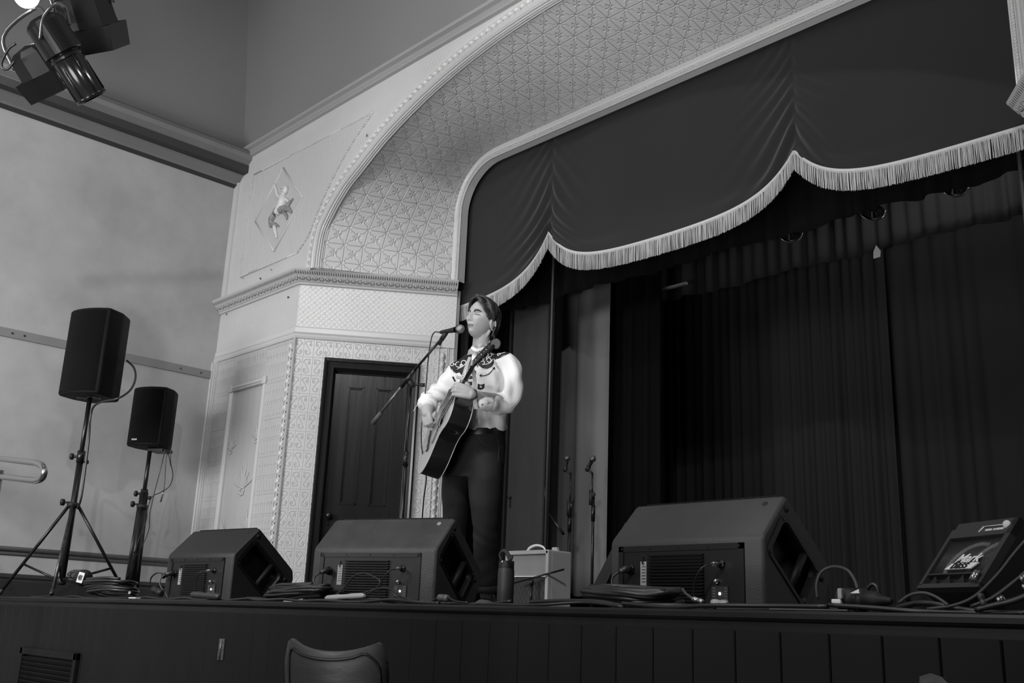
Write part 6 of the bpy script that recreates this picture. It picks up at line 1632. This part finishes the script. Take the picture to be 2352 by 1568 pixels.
b = MB(); b.tube([gp(.060*math.cos(2*PI*k/30), SHc+.060*math.sin(2*PI*k/30), .002) for k in range(31)], .003, 5); b.build('rosette', m_side, gt)
b = MB(); pg_ = [(.03, SHc-.045), (.075, SHc-.07), (.10, SHc-.12), (.07, SHc-.15), (.04, SHc-.10)]; b.add([gp(x, y, .004) for x, y in pg_]+[gp(x, y, .001) for x, y in pg_], [tuple(range(5)), tuple(range(5, 10))]+[(i, (i+1) % 5, 5+(i+1) % 5, 5+i) for i in range(5)]); b.build('pickguard', m_side, gt)
b = MB(); b.box(gp(0, .16, .005), (.15, .03, .010), Matrix((gw, ga, gn)).transposed(), bev=.003); b.build('bridge', m_side, gt)
Mg = Matrix((gw, ga, gn)).transposed()
b = MB(); rows = []
for a_, hw, dp in ((.45, .028, .022), (.56, .028, .022), (NL-.02, .022, .019), (NL, .0215, .018)):
    rows.append([gp(hw*math.cos(t), a_, -.004-dp*math.sin(t)) for t in [PI*k/10 for k in range(11)]])
b.grid([r+[r[0]] if False else r for r in rows], True, closed=True); b.add(rows[0], [tuple(range(11))]); b.add(rows[-1], [tuple(range(11))]); b.build('neck', m_side, gt)
b = MB(); vs = [gp(s_*hw, a_, n_) for a_, hw in ((SHc+.055, .028), (NL, .0215)) for s_ in (-1, 1) for n_ in (-.004, .005)]
b.add(vs, [(0, 1, 3, 2), (4, 6, 7, 5), (0, 2, 6, 4), (1, 5, 7, 3), (0, 4, 5, 1), (2, 3, 7, 6)]); fb = b.build('fingerboard', m_side, gt)
b = MB(); sl = NL-.16
for k in range(1, 20):
    a_ = NL-sl*(1-2**(-k/12)); hw = .0215+(.0065)*(NL-a_)/(NL-SHc); b.tube([gp(-hw, a_, .0056), gp(hw, a_, .0056)], .0010, 4)
b.build('frets', m_chr, fb)
for k in range(6):
    b = MB(); s_ = (k-2.5)/5; b.tube([gp(s_*.056, .16, .012), gp(s_*.036, NL, .0075)], .0006, 4); b.build('string', m_chr, gt)
hn = (gn*math.cos(.24)-ga*math.sin(.24)*1).normalized(); ha = (ga*math.cos(.24)+gn*math.sin(.24)*-1).normalized(); hn = gw.cross(ha).normalized() if gw.cross(ha).dot(gn) > 0 else -gw.cross(ha).normalized()
def hd(w_, a_, n_=0): return Ng+gw*w_+ha*a_+hn*n_
b = MB(); hp_ = [(-.022, -.002), (-.030, .03), (-.036, .17), (-.020, .185), (0, .178), (.020, .185), (.036, .17), (.030, .03), (.022, -.002)]
b.add([hd(x, y, .0) for x, y in hp_]+[hd(x, y, -.015) for x, y in hp_], [tuple(range(9)), tuple(range(9, 18))]+[(i, (i+1) % 9, 9+(i+1) % 9, 9+i) for i in range(9)]); b.build('headstock', m_side, gt)
b = MB(); b.box(Ng+hn*.002, (.043, .006, .010), Matrix((gw, ha, hn)).transposed()); b.build('nut', m_bind, gt)
for s_ in (-1, 1):
    for k in range(3):
        b = MB(); a_ = .045+.045*k; b.tube([hd(s_*.034, a_, -.008), hd(s_*.050, a_, -.008)], .0028, 6); b.ell(hd(s_*.058, a_, -.008), (.010, .0085, .004), Matrix((gw, ha, hn)).transposed(), 12, 8); b.tube([hd(s_*.020, a_, 0), hd(s_*.020, a_, .010)], .0035, 8); b.tube([hd(s_*.024, a_, -.015), hd(s_*.024, a_, -.022)], .008, 8); b.build('tuning_peg', m_chr, gt)
b = MB(); c = sp(985, 440, -.50); b.lathe([(0, .005), (.024, .005), (.027, .002), (.027, -.005), (0, -.006)], c, axes(vv(-.25, .1, 1)), 24, False); b.tube([c-vv(.01, .02, 0), hd(.0, .17, .002)], .006, 8); b.build('clip_tuner', mat('tuner_dark', 60, .3), gt)
# strap from the headstock side round the shoulder to the end pin
m_strap = mat('strap_woven', 165, .7, bump=.6, bscale=120, bdist=.002)
b = MB()
def ribbon(mb, pts, wdir, w_, th=.003):
    P = cat(pts, 5); rows = []
    for i, p in enumerate(P):
        t = (P[min(i+1, len(P)-1)]-P[max(0, i-1)]).normalized(); wd = (wdir-t*wdir.dot(t)).normalized(); nn = t.cross(wd)
        rows.append([p+wd*w_/2+nn*th/2, p-wd*w_/2+nn*th/2, p-wd*w_/2-nn*th/2, p+wd*w_/2-nn*th/2])
    mb.grid(rows, False, closed=True)
ribbon(b, [sp(790, 600, -.41), sp(812, 680, -.36), sp(822, 780, -.34), sp(822, 880, -.34), sp(830, 950, -.33)], vv(1, .1, .1), .020)
ribbon(b, [sp(782, 545, -.18), sp(760, 600, -.20), sp(740, 660, -.22), sp(728, 705, -.26)], vv(1, .3, .1), .018)
b.build('strap', m_strap, gt)
b = MB(); ribbon(b, [sp(640, 790, -.30), sp(610, 850, -.20), sp(575, 920, -.12), sp(548, 990, -.08)], vv(.8, .5, .2), .036); b.build('strap_tail', mat('strap_pattern', 190, .7, vary=.35, vscale=90), gt)
b = MB(); b.tube(cat([sp(372, 915, .0), sp(350, 950, -.02), sp(340, 968, -.03)], 4), .0012, 5); b.tube([sp(372, 915, .0), sp(395, 905, 0)], .0025, 5); b.build('loose_threads', m_thr, so_)
finish()
